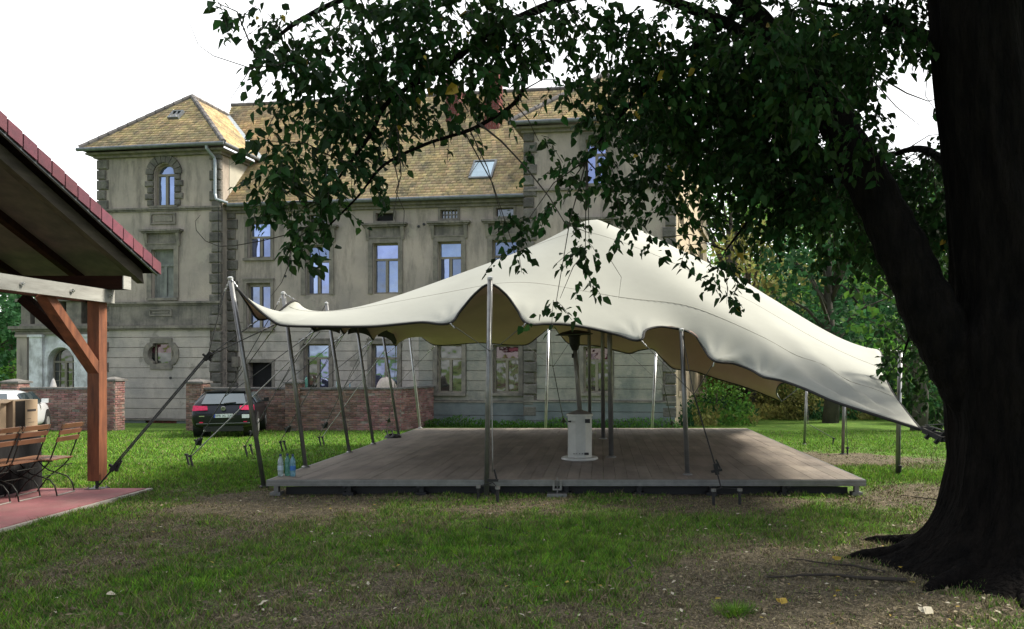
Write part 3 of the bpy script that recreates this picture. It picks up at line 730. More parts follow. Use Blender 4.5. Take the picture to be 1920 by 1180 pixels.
    # small wall bracket and vent pipe holes
    for (a, b) in ((535, 518), (320, 709), (785, 425), (795, 421)):
        u, z = HB.uz(a, b, PM if a > 420 else 0); pp = PM if a > 420 else 0
        MB(F).lathe([(.05, 0), (.05, .02)], 10, frame=F @ Matrix.Translation((u, pp - .02, z)) @ Matrix.Rotation(R(-90), 4, 'X')).build('vent_hole', 'black', MANOR)
    # ---------------- right tower
    z_g_r = HB.uz(985, 238, 0)[1]; zr_pl = HB.uz(1120, 752, 0)[1]
    g5 = R_(1094, 1142, 650, 737, 0); u5w = R_(1094, 1140, 448, 545, 0); a5 = R_(1098, 1138, 262, 345, 0)
    zr_s = HB.uz(1120, 352, 0)[1]
    m = MB(F); wall_cells(m, UM1, UR1, z_s2b, z_g_r, [u5w, a5], 0)
    m.box((UM1, .34, GZ), (UM1 + .34, 9.0, z_g_r)); m.build('tower_wall', 'plaster', MANOR)
    m = MB(F); wall_cells(m, UM1, UR1, GZ, z_s2b, [g5], .05, .29); m.build('ground_floor_wall', 'mortar', MANOR)
    courses(UM1 + .42, UR1 - .42, zr_pl, z_s2b - .02, [(g5[0]-.17, g5[1]+.17, g5[2], g5[3]+.17)], 0, .385, 'course_damp')
    courses(UM1, UR1, GZ, zr_pl - .05, [], -.06, .4, 'plinth', 'plinth_stone')
    for (z, h, d_) in ((zr_s, .07, .1), (z_s2, .08, .13), (z_s2b, .1, .14), (zr_pl, .05, .09)):
        MB(F).box((UM1 - .05, -d_, z - h), (UR1 + .05, .05, z)).build('string_course', 'plaster_band', MANOR)
    add_window(HB, g5, 0, panes=(('pane_red',), ('pane_dark', 'pane_dark')), transom=.3); surround(HB, g5, 0, .15, hood=False)
    add_window(HB, u5w, 0); surround(HB, u5w, 0); add_window(HB, a5, 0)
    surround(HB, a5, 0, .2, hood=False)
    # quoins
    quoins(HB, 0, .42, 0, GZ + .5, z_b2 - .12, 'R'); quoins(HB, 0, .42, 0, z_b2 + .02, z_g_wing - .12, 'R')
    quoins(HB, UL, .42, 0, GZ + .5, z_g_wing - .12)
    quoins(HB, 0.0, .40, PM, GZ + .5, z_g_main - .2, 'L')
    quoins(HB, UM1, .42, 0, GZ + .5, z_g_r - .12); quoins(HB, UR1, .42, 0, GZ + .5, z_g_r - .12, 'R')
    # ---------------- right flank, sunlit
    S = SIDE.M; ln = 10.8
    zt = z_g_main + 1.6; holes = []
    cols = ((1272, 1281), (1292, 1301), (1310, 1317))
    rows = ((655, 735), (462, 548), (372, 425))
    for c in cols:
        for r in rows: holes.append(SIDE.rect(c[0], c[1], r[0], r[1], 0))
    m = MB(S); wall_cells(m, .02, ln, GZ, zt, holes, .0, -.0 + .3, None)
    m.build('flank_wall', 'side_wall', MANOR)
    for h in holes:
        w = MB(S).box((h[0]-.12, -.05, h[2]-.14), (h[1]+.12, .02, h[2])).box((h[0]-.1, -.04, h[3]), (h[1]+.1, .02, h[3]+.12)).box((h[0]-.1, -.03, h[2]), (h[0], .02, h[3])).box((h[1], -.03, h[2]), (h[1]+.1, .02, h[3])).build('window', 'side_wall', MANOR)
        MB(S).box((h[0], .14, h[2]), (h[1], .16, h[3])).build('pane', 'pane_dark', w)
        MB(S).box(((h[0]+h[1])/2-.05, .11, h[2]), ((h[0]+h[1])/2+.05, .14, h[3])).box((h[0], .11, h[3]-(h[3]-h[2])*.3-.04), (h[1], .139, h[3]-(h[3]-h[2])*.3+.04)).build('glazing_bars', 'frame', w)
    for z in (HB.uz(1120, 590, 0)[1], HB.uz(1120, 352, 0)[1], zt):
        MB(S).box((.05, -.12, z - .18), (ln, .02, z)).build('string_course', 'side_wall', MANOR)
    # ---------------- roofs
    RT = lambda u, p, z: F @ Vector((u, p, z))
    Uv = F.to_3x3() @ Vector((1, 0, 0)); Vv = F.to_3x3() @ Vector((0, 1, 0)); Zv = Vector((0, 0, 1))
    # main front slope
    ze = z_g_main + .03; rise = 1.21; ang = math.atan(rise); S1 = Vv * math.cos(ang) + Zv * math.sin(ang); k = 1 / math.cos(ang)
    s_r = 4.15; p0 = PM - .30; so_ = .3
    zmain = lambda s: ze + rise * s
    z_ridge = zmain(s_r + so_)
    O = RT(0, p0, ze)
    sv0 = (z_g_wing - ze) / rise; zap = 12.5; sv1 = (zap - ze) / rise
    poly = [(.02, 0), (UM1 - .02, 0), (UM1 - .02, 2.0 * k), (UM1 + 2.4, (s_r + so_) * k), (-2.7, (s_r + so_) * k), (-2.5, sv1 * k), (.42, sv0 * k), (.02, (sv0 - .02) * k)]
    tile_patch(O, Uv, S1, poly, parent=MANOR)
    # rear slope
    b = MB(F); b.add([(-2.7, p0 + s_r + so_, z_ridge), (14, p0 + s_r + so_, z_ridge), (14, 9.4, ze), (-2.7, 9.4, ze), (-2.7, p0 + s_r + so_, z_ridge - .12), (14, p0 + s_r + so_, z_ridge - .12), (14, 9.4, ze - .12), (-2.7, 9.4, ze - .12)],
                     [(0,1,2,3),(7,6,5,4),(0,4,5,1),(1,5,6,2),(2,6,7,3),(3,7,4,0)]); b.build('rear_roof', 'tile', MANOR)
    ridge_line(RT(-2.7, p0 + s_r + so_, z_ridge + .02), RT(14, p0 + s_r + so_, z_ridge + .02), MANOR)
    # tower roofs
    def tower_roof(u0, u1, zg, uap, name, rear=5.0):
        oh = .42; sap = 1.8
        z0 = zg + .05; A = RT(uap, sap, zap); Bk = RT(uap, rear, zap)
        # front slope
        run = sap + oh; a1 = math.atan((zap - z0) / run); Sf = Vv * math.cos(a1) + Zv * math.sin(a1); L1 = run / math.cos(a1)
        tile_patch(RT(0, -oh, z0), Uv, Sf, [(u0 - oh, 0), (u1 + oh, 0), (uap + .001, L1), (uap - .001, L1)], parent=MANOR)
        # right slope
        run = u1 + oh - uap; a2 = math.atan((zap - z0) / run); Sr = -Uv * math.cos(a2) + Zv * math.sin(a2); L2 = run / math.cos(a2)
        tile_patch(RT(u1 + oh, 0, z0), Vv, Sr, [(-oh, 0), (2.0 if u1 < 5 else rear, 0), (rear, L2), (sap, L2)], parent=MANOR)
        run = uap - u0 + oh; a2 = math.atan((zap - z0) / run); Sr = Uv * math.cos(a2) + Zv * math.sin(a2); L2 = run / math.cos(a2)
        tile_patch(RT(u0 - oh, 0, z0), Vv, Sr, [(-oh, 0), (2.6 if u1 > 5 else rear + 3, 0), (rear, L2), (sap, L2)], parent=MANOR, pw=.3, ph=.3)
        ridge_line(RT(u0 - oh, -oh, z0 + .03), A + Zv * .03, MANOR); ridge_line(RT(u1 + oh, -oh, z0 + .03), A + Zv * .03, MANOR); ridge_line(A + Zv * .03, Bk + Zv * .03, MANOR)
        # soffit, cornice and gutter
        MB(F).box((u0 - .30, -.30, z0 - .20), (u1 + .30, 2.0, z0 - .13)).box((u0 - .12, -.13, z0 - .30), (u1 + .12, 2.0, z0 - .20)).build('cornice', 'trim', MANOR)
        m = MB(); m.tube([RT(u0 - oh - .06, -oh - .05, z0 - .05), RT(u1 + oh + .06, -oh - .05, z0 - .03)], .075, 8)
        m.tube([RT(u1 + oh + .05, -oh - .05, z0 - .04), RT(u1 + oh + .05, 1.9, z0 - .04)], .07, 8); m.build('gutter', 'zinc', MANOR)
    tower_roof(UL, 0, z_g_wing, -2.5, 'l', rear=sv1 + p0)
    tower_roof(UM1, UR1, z_g_r, 14.2, 'r', rear=sv1 + p0)
    # valley flashing
    m = MB(); m.beam(RT(.44, p0 + sv0, z_g_wing + .10), RT(-2.5, p0 + sv1, zap + .06), .26, .03, Vector((0, 0, 1))); m.build('valley_flashing', 'zincl', MANOR)
    # main gutter and cornice
    m = MB(); m.tube([RT(.25, PM - .38, z_g_main - .02), RT(UM1 - .05, PM - .38, z_g_main + .0)], .075, 8); m.build('gutter', 'zinc', MANOR)
    MB(F).box((.0, PM - .22, z_g_main - .17), (UM1, PM + .1, z_g_main - .06)).box((.0, PM - .10, z_g_main - .27), (UM1, PM + .1, z_g_main - .17)).build('cornice', 'plaster_band', MANOR)
    # downpipe
    m = MB(); zz = z_g_wing
    m.tube([RT(-.25, -.44, zz - .02), RT(-.25, -.42, zz - .14), RT(-.14, -.14, zz - .42), RT(-.12, -.13, zz - .55), RT(-.12, -.13, z_g_main + .35), RT(-.05, -.16, z_g_main + .15), RT(.24, .08, z_g_main + .06)], .055, 8)
    m.build('downpipe', 'zincl', MANOR)
    m = MB(); m.tube([RT(-.02, -.09, z_g_main - .1), RT(-.02, -.09, z_s2b + .3)], .012, 5); m.build('lightning_rod_cable', 'black', MANOR)
    # chimneys
    def chimney(px0, px1, py_top, s, zb):
        a, _ = HB.uz(px0, 200, p0 + s); b_, _ = HB.uz(px1, 200, p0 + s); D = (HB.M @ Vector((a, p0 + s, 0))).y
        zt_ = CZ + (HY - py_top) / FPX * D; m = MB(F)
        base = m.box((a, p0 + s, zb), (b_, p0 + s + .55, zt_ - .25)); c = m.build('chimney', 'mortar', MANOR)
        z = zb; rows_ = 0; bm_ = MB(F)
        while z < zt_ - .30:
            u = a - (.12 if rows_ % 2 else 0)
            while u < b_:
                q0, q1 = max(u, a) + .006, min(u + .24, b_) - .006
                if q1 - q0 > .03: bm_.box((q0, p0 + s - .015, z + .006), (q1, p0 + s, z + .078))
                u += .25
            y = p0 + s - (.12 if not rows_ % 2 else 0)
            while y < p0 + s + .55:
                q0, q1 = max(y, p0 + s) + .006, min(y + .24, p0 + s + .55) - .006
                if q1 - q0 > .03: bm_.box((b_, q0, z + .006), (b_ + .015, q1, z + .078))
                y += .25
            z += .084; rows_ += 1
        bm_.build('bricks', 'red_brick', c, kind='stuff')
        MB(F).box((a - .06, p0 + s - .06, zt_ - .25), (b_ + .06, p0 + s + .61, zt_ - .10)).box((a - .02, p0 + s - .02, zt_ - .10), (b_ + .02, p0 + s + .57, zt_)).build('chimney_cap', 'red_brick', c)
    chimney(908, 935, 126, 2.7, 10.2); chimney(836, 858, 150, 3.1, 10.6); chimney(870, 886, 172, 4.4, 11.8)
    cc = MB(F); u, z = HB.uz(276, 222, 5.0); cc.box((u, 5.0, z - 2), (u + .5, 5.5, z)); cc.build('chimney', 'ridge', MANOR)
    # skylights
    def skylight(px0, px1, py0, py1, nrm='main'):
        # solve the slope position of both edges
        def s_at(px, py):
            lo, hi = -.5, 6
            for _ in range(40):
                s = (lo + hi) / 2; u, z = HB.uz(px, py, p0 + s)
                if z > zmain(s): lo = s
                else: hi = s
            return s
        px = (px0 + px1) / 2; s0 = s_at(px, py1); s1 = s_at(px, py0); u0 = HB.uz(px0, py1, p0 + s0)[0]; u1 = HB.uz(px1, py1, p0 + s0)[0]
        Nn = Uv.cross(S1).normalized(); Nn = -Nn if Nn.z < 0 else Nn
        M4 = Matrix((( Uv.x, S1.x, Nn.x, 0), (Uv.y, S1.y, Nn.y, 0), (Uv.z, S1.z, Nn.z, 0), (0, 0, 0, 1)))
        M4 = Matrix.Translation(RT(0, p0, ze)) @ M4
        a, b_ = s0 * k, s1 * k; t = .07
        w = MB(M4).box((u0, a, 0), (u1, a + t, .10)).box((u0, b_ - t, 0), (u1, b_, .10)).box((u0, a + t, 0), (u0 + t, b_ - t, .10)).box((u1 - t, a + t, 0), (u1, b_ - t, .10)).build('skylight', 'zinc', MANOR)
        MB(M4).box((u0 + t, a + t, .04), (u1 - t, b_ - t, .07)).build('pane', 'pane_sky', w)
    skylight(879, 923, 304, 337); skylight(607, 632, 322, 336)
    # tower hatch
    run = 1.8 + .42; a1 = math.atan((zap - z_g_wing - .05) / run); Sf = Vv * math.cos(a1) + Zv * math.sin(a1)
    Nn = Uv.cross(Sf).normalized(); Nn = -Nn if Nn.z < 0 else Nn
    M4 = Matrix.Translation(RT(0, -.42, z_g_wing + .05)) @ Matrix(((Uv.x, Sf.x, Nn.x, 0), (Uv.y, Sf.y, Nn.y, 0), (Uv.z, Sf.z, Nn.z, 0), (0, 0, 0, 1)))
    u0 = HB.uz(312, 230, .6)[0]
    w = MB(M4).box((u0, 1.75, 0), (u0 + .45, 1.80, .12)).box((u0, 2.2, 0), (u0 + .45, 2.25, .12)).box((u0, 1.80, 0), (u0 + .05, 2.2, .12)).box((u0 + .4, 1.80, 0), (u0 + .45, 2.2, .12)).box((u0 + .2, 1.80, 0.02), (u0 + .25, 2.2, .11)).build('roof_hatch', 'zinc', MANOR)
    MB(M4).box((u0 + .05, 1.8, .03), (u0 + .4, 2.2, .06)).build('pane', 'pane_dark', w)
manor()

# ------------------------------------------------------------------ loggia at the far left
def loggia():
    global LOG, LOGGIA
    LOG = Plane((-14.19 - 5.03, 29.6), R(-7.5)); 
    LOGGIA = empty('garden_loggia', (LOG.O.x, LOG.O.y, 0), R(-7.5), 'low flaking white loggia with an arched window left of the tower', 'building')
    F = LOG.M; R_ = LOG.rect
    u0 = LOG.uz(37, 600)[0]; u1 = LOG.uz(197, 600)[0] + .3
    zc = LOG.uz(100, 612)[1]; zt = LOG.uz(100, 560)[1]; zt = max(zt, zc + 1.0)
    aw = R_(92, 140, 652, 735)
    m = MB(F); wall_cells(m, u0, u1, GZ, zc - .2, [aw], 0)
    um = (aw[0] + aw[1]) / 2; r_ = (aw[1] - aw[0]) / 2; zs = aw[3] - r_
    for sg in (-1, 1):
        n = 8; pts = [(um + sg * r_ * math.cos(math.pi/2*i/n), zs + r_ * math.sin(math.pi/2*i/n)) for i in range(n + 1)] + [(um + sg * r_, aw[3])]
        m.prism(pts, .002, .34)
    m.box((u0, .34, GZ), (u0 + .34, 4, zt)); m.build('wall', 'white_plaster', LOGGIA)
    n = 12; m = MB(F)
    for i in range(n):
        a0, a1 = math.pi*i/n, math.pi*(i+1)/n; ra, rb = r_ + .02, r_ + .24
        m.prism([(um+ra*math.cos(a0), zs+ra*math.sin(a0)), (um+rb*math.cos(a0), zs+rb*math.sin(a0)), (um+rb*math.cos(a1), zs+rb*math.sin(a1)), (um+ra*math.cos(a1), zs+ra*math.sin(a1))], -.05, .01)
    m.box((um + r_ + .02, -.05, GZ), (um + r_ + .24, .01, zs)).box((um - r_ - .24, -.05, GZ), (um - r_ - .02, .01, zs)); m.build('arch_moulding', 'white_plaster', LOGGIA)
    for (a, b, mt) in ((37, 56, 'plaster'), (60, 84, 'white_plaster'), (150, 172, 'white_plaster')):
        p_ = R_(a, b, 640, 735); m = MB(F); m.box((p_[0], -.14, GZ), (p_[1], .01, zc - .45)).box((p_[0] - .05, -.19, zc - .45), (p_[1] + .05, .01, zc - .35)); m.build('pilaster', mt, LOGGIA)
    m = MB(F); m.box((u0 - .1, -.12, zc - .35), (u1, .02, zc - .2)).box((u0 - .25, -.3, zc - .12), (u1, .02, zc)).box((u0 - .18, -.2, zc - .2), (u1, .02, zc - .12)); m.build('cornice', 'trim', LOGGIA)
    MB(F).box((u0, -.02, zc), (u1, 4, zc + .1)).build('terrace_floor', 'trim', LOGGIA)
    # piers and dark bays of the storey above
    for (a, b) in ((37, 54), (63, 79), (88, 110), (122, 150), (164, 197)):
        q = R_(a, b, 560, 612); MB(F).box((q[0], .06, zc + .1), (q[1], .5, zt - .12)).build('pier', 'trim', LOGGIA)
    MB(F).box((u0 + .34, .62, zc + .1), (u1, .7, zt - .12)).build('back_wall', 'plaster', LOGGIA)
    for (a, b) in ((54, 63), (79, 88)):
        q = R_(a, b, 565, 606); MB(F).box((q[0], .55, zc + .12), (q[1], .60, zt - .2)).build('dark_opening', 'frame', LOGGIA)
    MB(F).box((u0 - .15, -.08, zt - .12), (u1, 4, zt)).build('coping', 'trim', LOGGIA)
    add_window(LOG, aw, 0, arch=True, bars=2, panes=(('pane_dark',), ('pane_dark', 'pane_dark')), rec=.2, sill=False)
loggia()

# ------------------------------------------------------------------ brick garden walls
def brick_variants():
    out = []
    for i in range(4):
        m = MB(); b = .006; e = [random.uniform(-.004, .004) for _ in range(8)]
        m.cushion((-.112 + e[0], -.014 + e[1], -.031 + e[2]), (.112 + e[3], .06, .031 + e[4]), .007)
        out.append(m.v and m)
    return out
def brick_wall(label, x0, x1, y, pillars, ret=None, prefer_right=True, ztop=None):
    root = empty('brick_garden_wall', (x0, y, 0), 0, label, 'wall')
    ztop = CZ - (727 - HY) / FPX * y if ztop is None else ztop; zb = -.50
    fronts = [(Matrix.Translation((x0, y, 0)), x1 - x0, ztop)]
    MB().box((x0, y + .005, zb), (x1, y + .33, ztop - .06)).build('mortar_core', 'mortar', root)
    cp = MB(); n = int((x1 - x0) / .55)
    for i in range(n):
        a = x0 + (x1 - x0) * i / n; cp.box((a + .006, y - .05, ztop - .06 + random.uniform(-.004, .004)), (a + (x1 - x0) / n - .006, y + .38, ztop + random.uniform(-.006, .008)))
    cp.build('coping', 'coping', root)
    if ret:
        ang, ln = ret; c, s = math.cos(ang), math.sin(ang)
        M = Matrix.Translation((x1, y, 0)) @ Matrix.Rotation(ang, 4, 'Z')
        fronts.append((M, ln, ztop)); MB(M).box((.02, .005, zb), (ln, .3, ztop - .06)).build('mortar_core', 'mortar', root)
        MB(M).box((-.05, -.05, ztop - .06), (ln, .36, ztop)).build('coping', 'coping', root)
    for (a, b, top) in pillars:
        m = MB(); m.box((a, y - .10, zb), (b, y + .40, top - .12)); m.build('pillar_core', 'mortar', root)
        MB().box((a - .06, y - .16, top - .12), (b + .06, y + .46, top - .06)).add([(a - .03, y - .13, top - .06), (b + .03, y - .13, top - .06), (b + .03, y + .43, top - .06), (a - .03, y + .43, top - .06), ((a+b)/2 - .05, y + .10, top + .02), ((a+b)/2 + .05, y + .10, top + .02), ((a+b)/2 + .05, y + .20, top + .02), ((a+b)/2 - .05, y + .20, top + .02)],
                 [(0,3,2,1),(4,5,6,7),(0,1,5,4),(1,2,6,5),(2,3,7,6),(3,0,4,7)]).build('pillar_cap', 'coping', root)
        fronts.append((Matrix.Translation((a, y - .105, 0)), b - a, top - .12))
        fronts.append((Matrix.Translation((b + .005, y - .10, 0)) @ Matrix.Rotation(R(90), 4, 'Z'), .5, top - .12))
    proto = []
    for i in range(4):
        m = MB(); e = [random.uniform(-.004, .004) for _ in range(4)]
        m.cushion((-.112 + e[0], -.012 + e[1], -.031), (.112 + e[2], .02, .031 + e[3]), .006)
        me = bpy.data.meshes.new('brick'); me.from_pydata([tuple(v) for v in m.v], [], m.f); me.materials.append(K['brick']); proto.append((me, m))
    cand = []
    for fi, (M, ln, top) in enumerate(fronts):
        z = zb + .04; r = 0
        while z + .035 < top:
            u = -.12 if r % 2 else 0
            while u < ln - .02:
                a, b = max(u, 0), min(u + .232, ln)
                if b - a > .05: cand.append((M, (a + b) / 2, z, (b - a - .010) / .224, fi))
                u += .238
            z += .077; r += 1
    random.shuffle(cand)
    cand.sort(key=lambda c: -((c[0] @ Vector((c[1], 0, c[2]))).x if prefer_right else 0))
    vis = [c for c in cand if c[2] > -.40]
    ind = vis[:300]; ids = set(id(c) for c in ind); inv = root_matrix(root).inverted()
    rest = MB()
    for c in cand:
        M = c[0] @ Matrix.Translation((c[1], random.uniform(-.006, .004), c[2])) @ Matrix.Rotation(random.uniform(-.008, .008), 4, 'Y') @ Matrix.Diagonal((c[3], 1, 1, 1))
        me, m = random.choice(proto)
        if random.random() < .015: continue
        if id(c) in ids:
            o = bpy.data.objects.new('brick', me); COL.objects.link(o); o.parent = root; o.matrix_local = inv @ M
        else: rest.add(m.v, m.f, M)
    if rest.v: rest.build('bricks', 'brick', root, kind='stuff', recalc=False)
    return root
def X(px, D): return (px - CX) / FPX * D
WY = 24.0
brick_wall('red brick garden wall behind the black car, with a return to the house at its right', X(366, WY), X(752, WY), WY,
           [(X(352, WY), X(382, WY), 1.74 - 27/FPX*WY), (X(537, WY), X(562, WY), 1.74 - 27/FPX*WY)], ret=(R(77), 2.4))
brick_wall('red brick garden wall left of the grey tower, behind the white car', X(-60, WY), X(204, WY), WY,
           [(X(197, WY), X(219, WY), 1.74 - 23/FPX*WY), (X(6, WY), X(38, WY), 1.74 - 27/FPX*WY)])

# things standing on the wall
def bottle(loc, h, body, label, cap, lab, name='water_bottle', group=None):
    t = empty(name, loc, 0, lab, 'bottle', group); M = Matrix.Translation(loc); s = h / .30
    prof = [(.030, 0), (.036, .006), (.037, .05), (.034, .06), (.037, .07), (.037, .15), (.034, .16), (.037, .17), (.036, .20), (.028, .235), (.014, .262), (.0125, .280)]
    MB(M).lathe([(r*s, z*s) for r, z in prof], 20).build('bottle_body', body, t, smooth=True)
    MB(M).lathe([(.0155*s, .276*s), (.0155*s, .30*s), (.013*s, .303*s)], 14).build('bottle_cap', cap, t)
    if label: MB(M).lathe([(.0378*s, .085*s), (.0382*s, .087*s), (.0382*s, .145*s), (.0378*s, .147*s)], 20).build('bottle_label', label, t)
    return t
zt_w = CZ - (727 - HY) / FPX * WY + .005
bottle((X(571, WY), WY + .15, zt_w), .38, 'pet_green', None, 'cap', 'green bottle standing alone on the brick garden wall coping', 'bottle')
bottle((X(628, WY), WY + .15, zt_w), .22, 'pet', None, 'cap', 'small clear bottle on the brick wall coping between the two ground floor windows', 'bottle')
bottle((X(653, WY), WY + .15, zt_w), .16, 'pet_blue', None, 'cap', 'shortest pale blue bottle on the wall coping, next to the draped cloth', 'bottle')
def bundle(loc, w, h, label, key):
    vs = []; fs = []; n = 18; k = 8
    for i in range(k + 1):
        v = i / k; r = (1 - v ** 3) ** .5 * (0.78 + .22 * (1 - v))
        for j in range(n):
            a = 2*math.pi*j/n; q = 1 + .10*math.sin(3*a + 1) + .09 * math.sin(7*a + v*3) * (1 - v)
            vs.append((loc[0] + w/2*r*q*math.cos(a), loc[1] + .16*r*q*math.sin(a), loc[2] + h*v + .02*math.sin(5*a)*(v > 0)))
    for i in range(k):
        for j in range(n): fs.append((i*n+j, i*n+(j+1) % n, (i+1)*n+(j+1) % n, (i+1)*n+j))
    fs.append(tuple(k*n+j for j in range(n)))
    o = MB().add(vs, fs).build('draped_cloth', key, smooth=True); return setp(o, label, 'cloth')
bundle((X(721, WY), WY + .14, zt_w - .06), .68, .40, 'pale pink cloth bundle lying on the brick garden wall', 'pink_cloth')
# folded parasol behind the left wall
t = empty('folded_parasol', (X(100, 25.5), 25.5, -.42), 0, 'closed white parasol in front of the arched loggia window', 'parasol')
M = Matrix.Translation((X(100, 25.5), 25.5, 0)); MB(M).tube([(0, 0, -.42), (0, 0, 1.32)], .025).build('pole', 'steel', t)
MB(M).lathe([(.14, .55), (.15, .62), (.12, .9), (.05, 1.2), (.012, 1.30)], 12).build('canopy', 'white', t)

# ------------------------------------------------------------------ cars
def car(root, M, paint, kind):
    """hatchback or saloon; tail at y=0, nose at +y"""
    if kind == 'hatch':
        st = [(-.02, .50, .74, .40, .72, .0), (.0, .80, .86, .32, .80, .0), (.10, .86, .90, .26, 1.00, .04), (.30, .875, .90, .24, 1.03, .20), (.52, .88, .90, .22, 1.03, .385), (.80, .885, .90, .2, 1.02, .43), (1.7, .89, .90, .2, 1.00, .46),
              (2.5, .89, .90, .2, .97, .42), (3.15, .885, .90, .2, .96, .10), (3.7, .87, .89, .2, .90, .06), (4.1, .78, .84, .24, .76, .03), (4.24, .55, .62, .36, .62, .01)]
    else:
        st = [(-.02, .50, .74, .45, .80, .0), (.0, .78, .84, .34, .90, .0), (.12, .84, .88, .26, .97, .03), (.60, .87, .89, .22, 1.02, .05), (1.00, .875, .89, .2, 1.02, .24), (1.35, .88, .9, .2, 1.0, .38), (2.0, .88, .9, .2, .98, .45),
              (2.7, .88, .9, .2, .96, .42), (3.45, .88, .9, .2, .94, .10), (4.1, .87, .89, .2, .86, .06), (4.45, .78, .84, .24, .74, .03), (4.6, .55, .62, .36, .62, .01)]
    vs = []; fs = []; n = 0
    for (y, wb, wm, z0, zb, rh) in st:
        wr = wm - (.26 if rh > .3 else .26 * rh / .3 if rh > .08 else rh * .5) - .02
        ring = [(-wb*.6, z0), (-wb, z0 + .08), (-wm, (z0 + zb)/2), (-wm + .015, zb - .04), (-wm + .06, zb), (-wr, zb + rh * .86), (-wr*.75, zb + rh*.98), (0, zb + rh + .005)]
        ring = ring + [(-x, z) for x, z in ring[-2::-1]]; n = len(ring)
        vs += [(x, y, z) for x, z in ring]
    for i in range(len(st) - 1):
        for j in range(n): fs.append((i*n+j, i*n+(j+1) % n, (i+1)*n+(j+1) % n, (i+1)*n+j))
    fs.append(tuple(range(n))); fs.append(tuple((len(st)-1)*n + j for j in range(n))[::-1])
    b = MB(M).add(vs, fs).build('body', paint, root, smooth=True)
    sub = b.modifiers.new('smooth', 'SUBSURF'); sub.levels = 2; sub.render_levels = 2
    L_ = st[-1][0]
    wy = (.78, 3.42) if kind == 'hatch' else (1.0, 3.75)
    for y in wy:
        for s in (-1, 1):
            Mw = M @ Matrix.Translation((s * .80, y, .32)) @ Matrix.Rotation(R(90), 4, 'Y')
            w = MB(Mw).lathe([(.20, -.11), (.30, -.11), (.32, -.08), (.32, .08), (.30, .11), (.20, .11)], 28).build('wheel', 'black', root, smooth=False)
            m = MB(Mw)
            m.lathe([(.04, -.115), (.205, -.118), (.205, .118), (.04, .115)], 24); m.build('rim', 'steel_bright', w)
            MB(M @ Matrix.Translation((s * .70, y, .36)) @ Matrix.Rotation(R(90), 4, 'Y')).lathe([(.40, -.20), (.40, .205)], 28).build('wheel_arch', 'black', root)
    return b
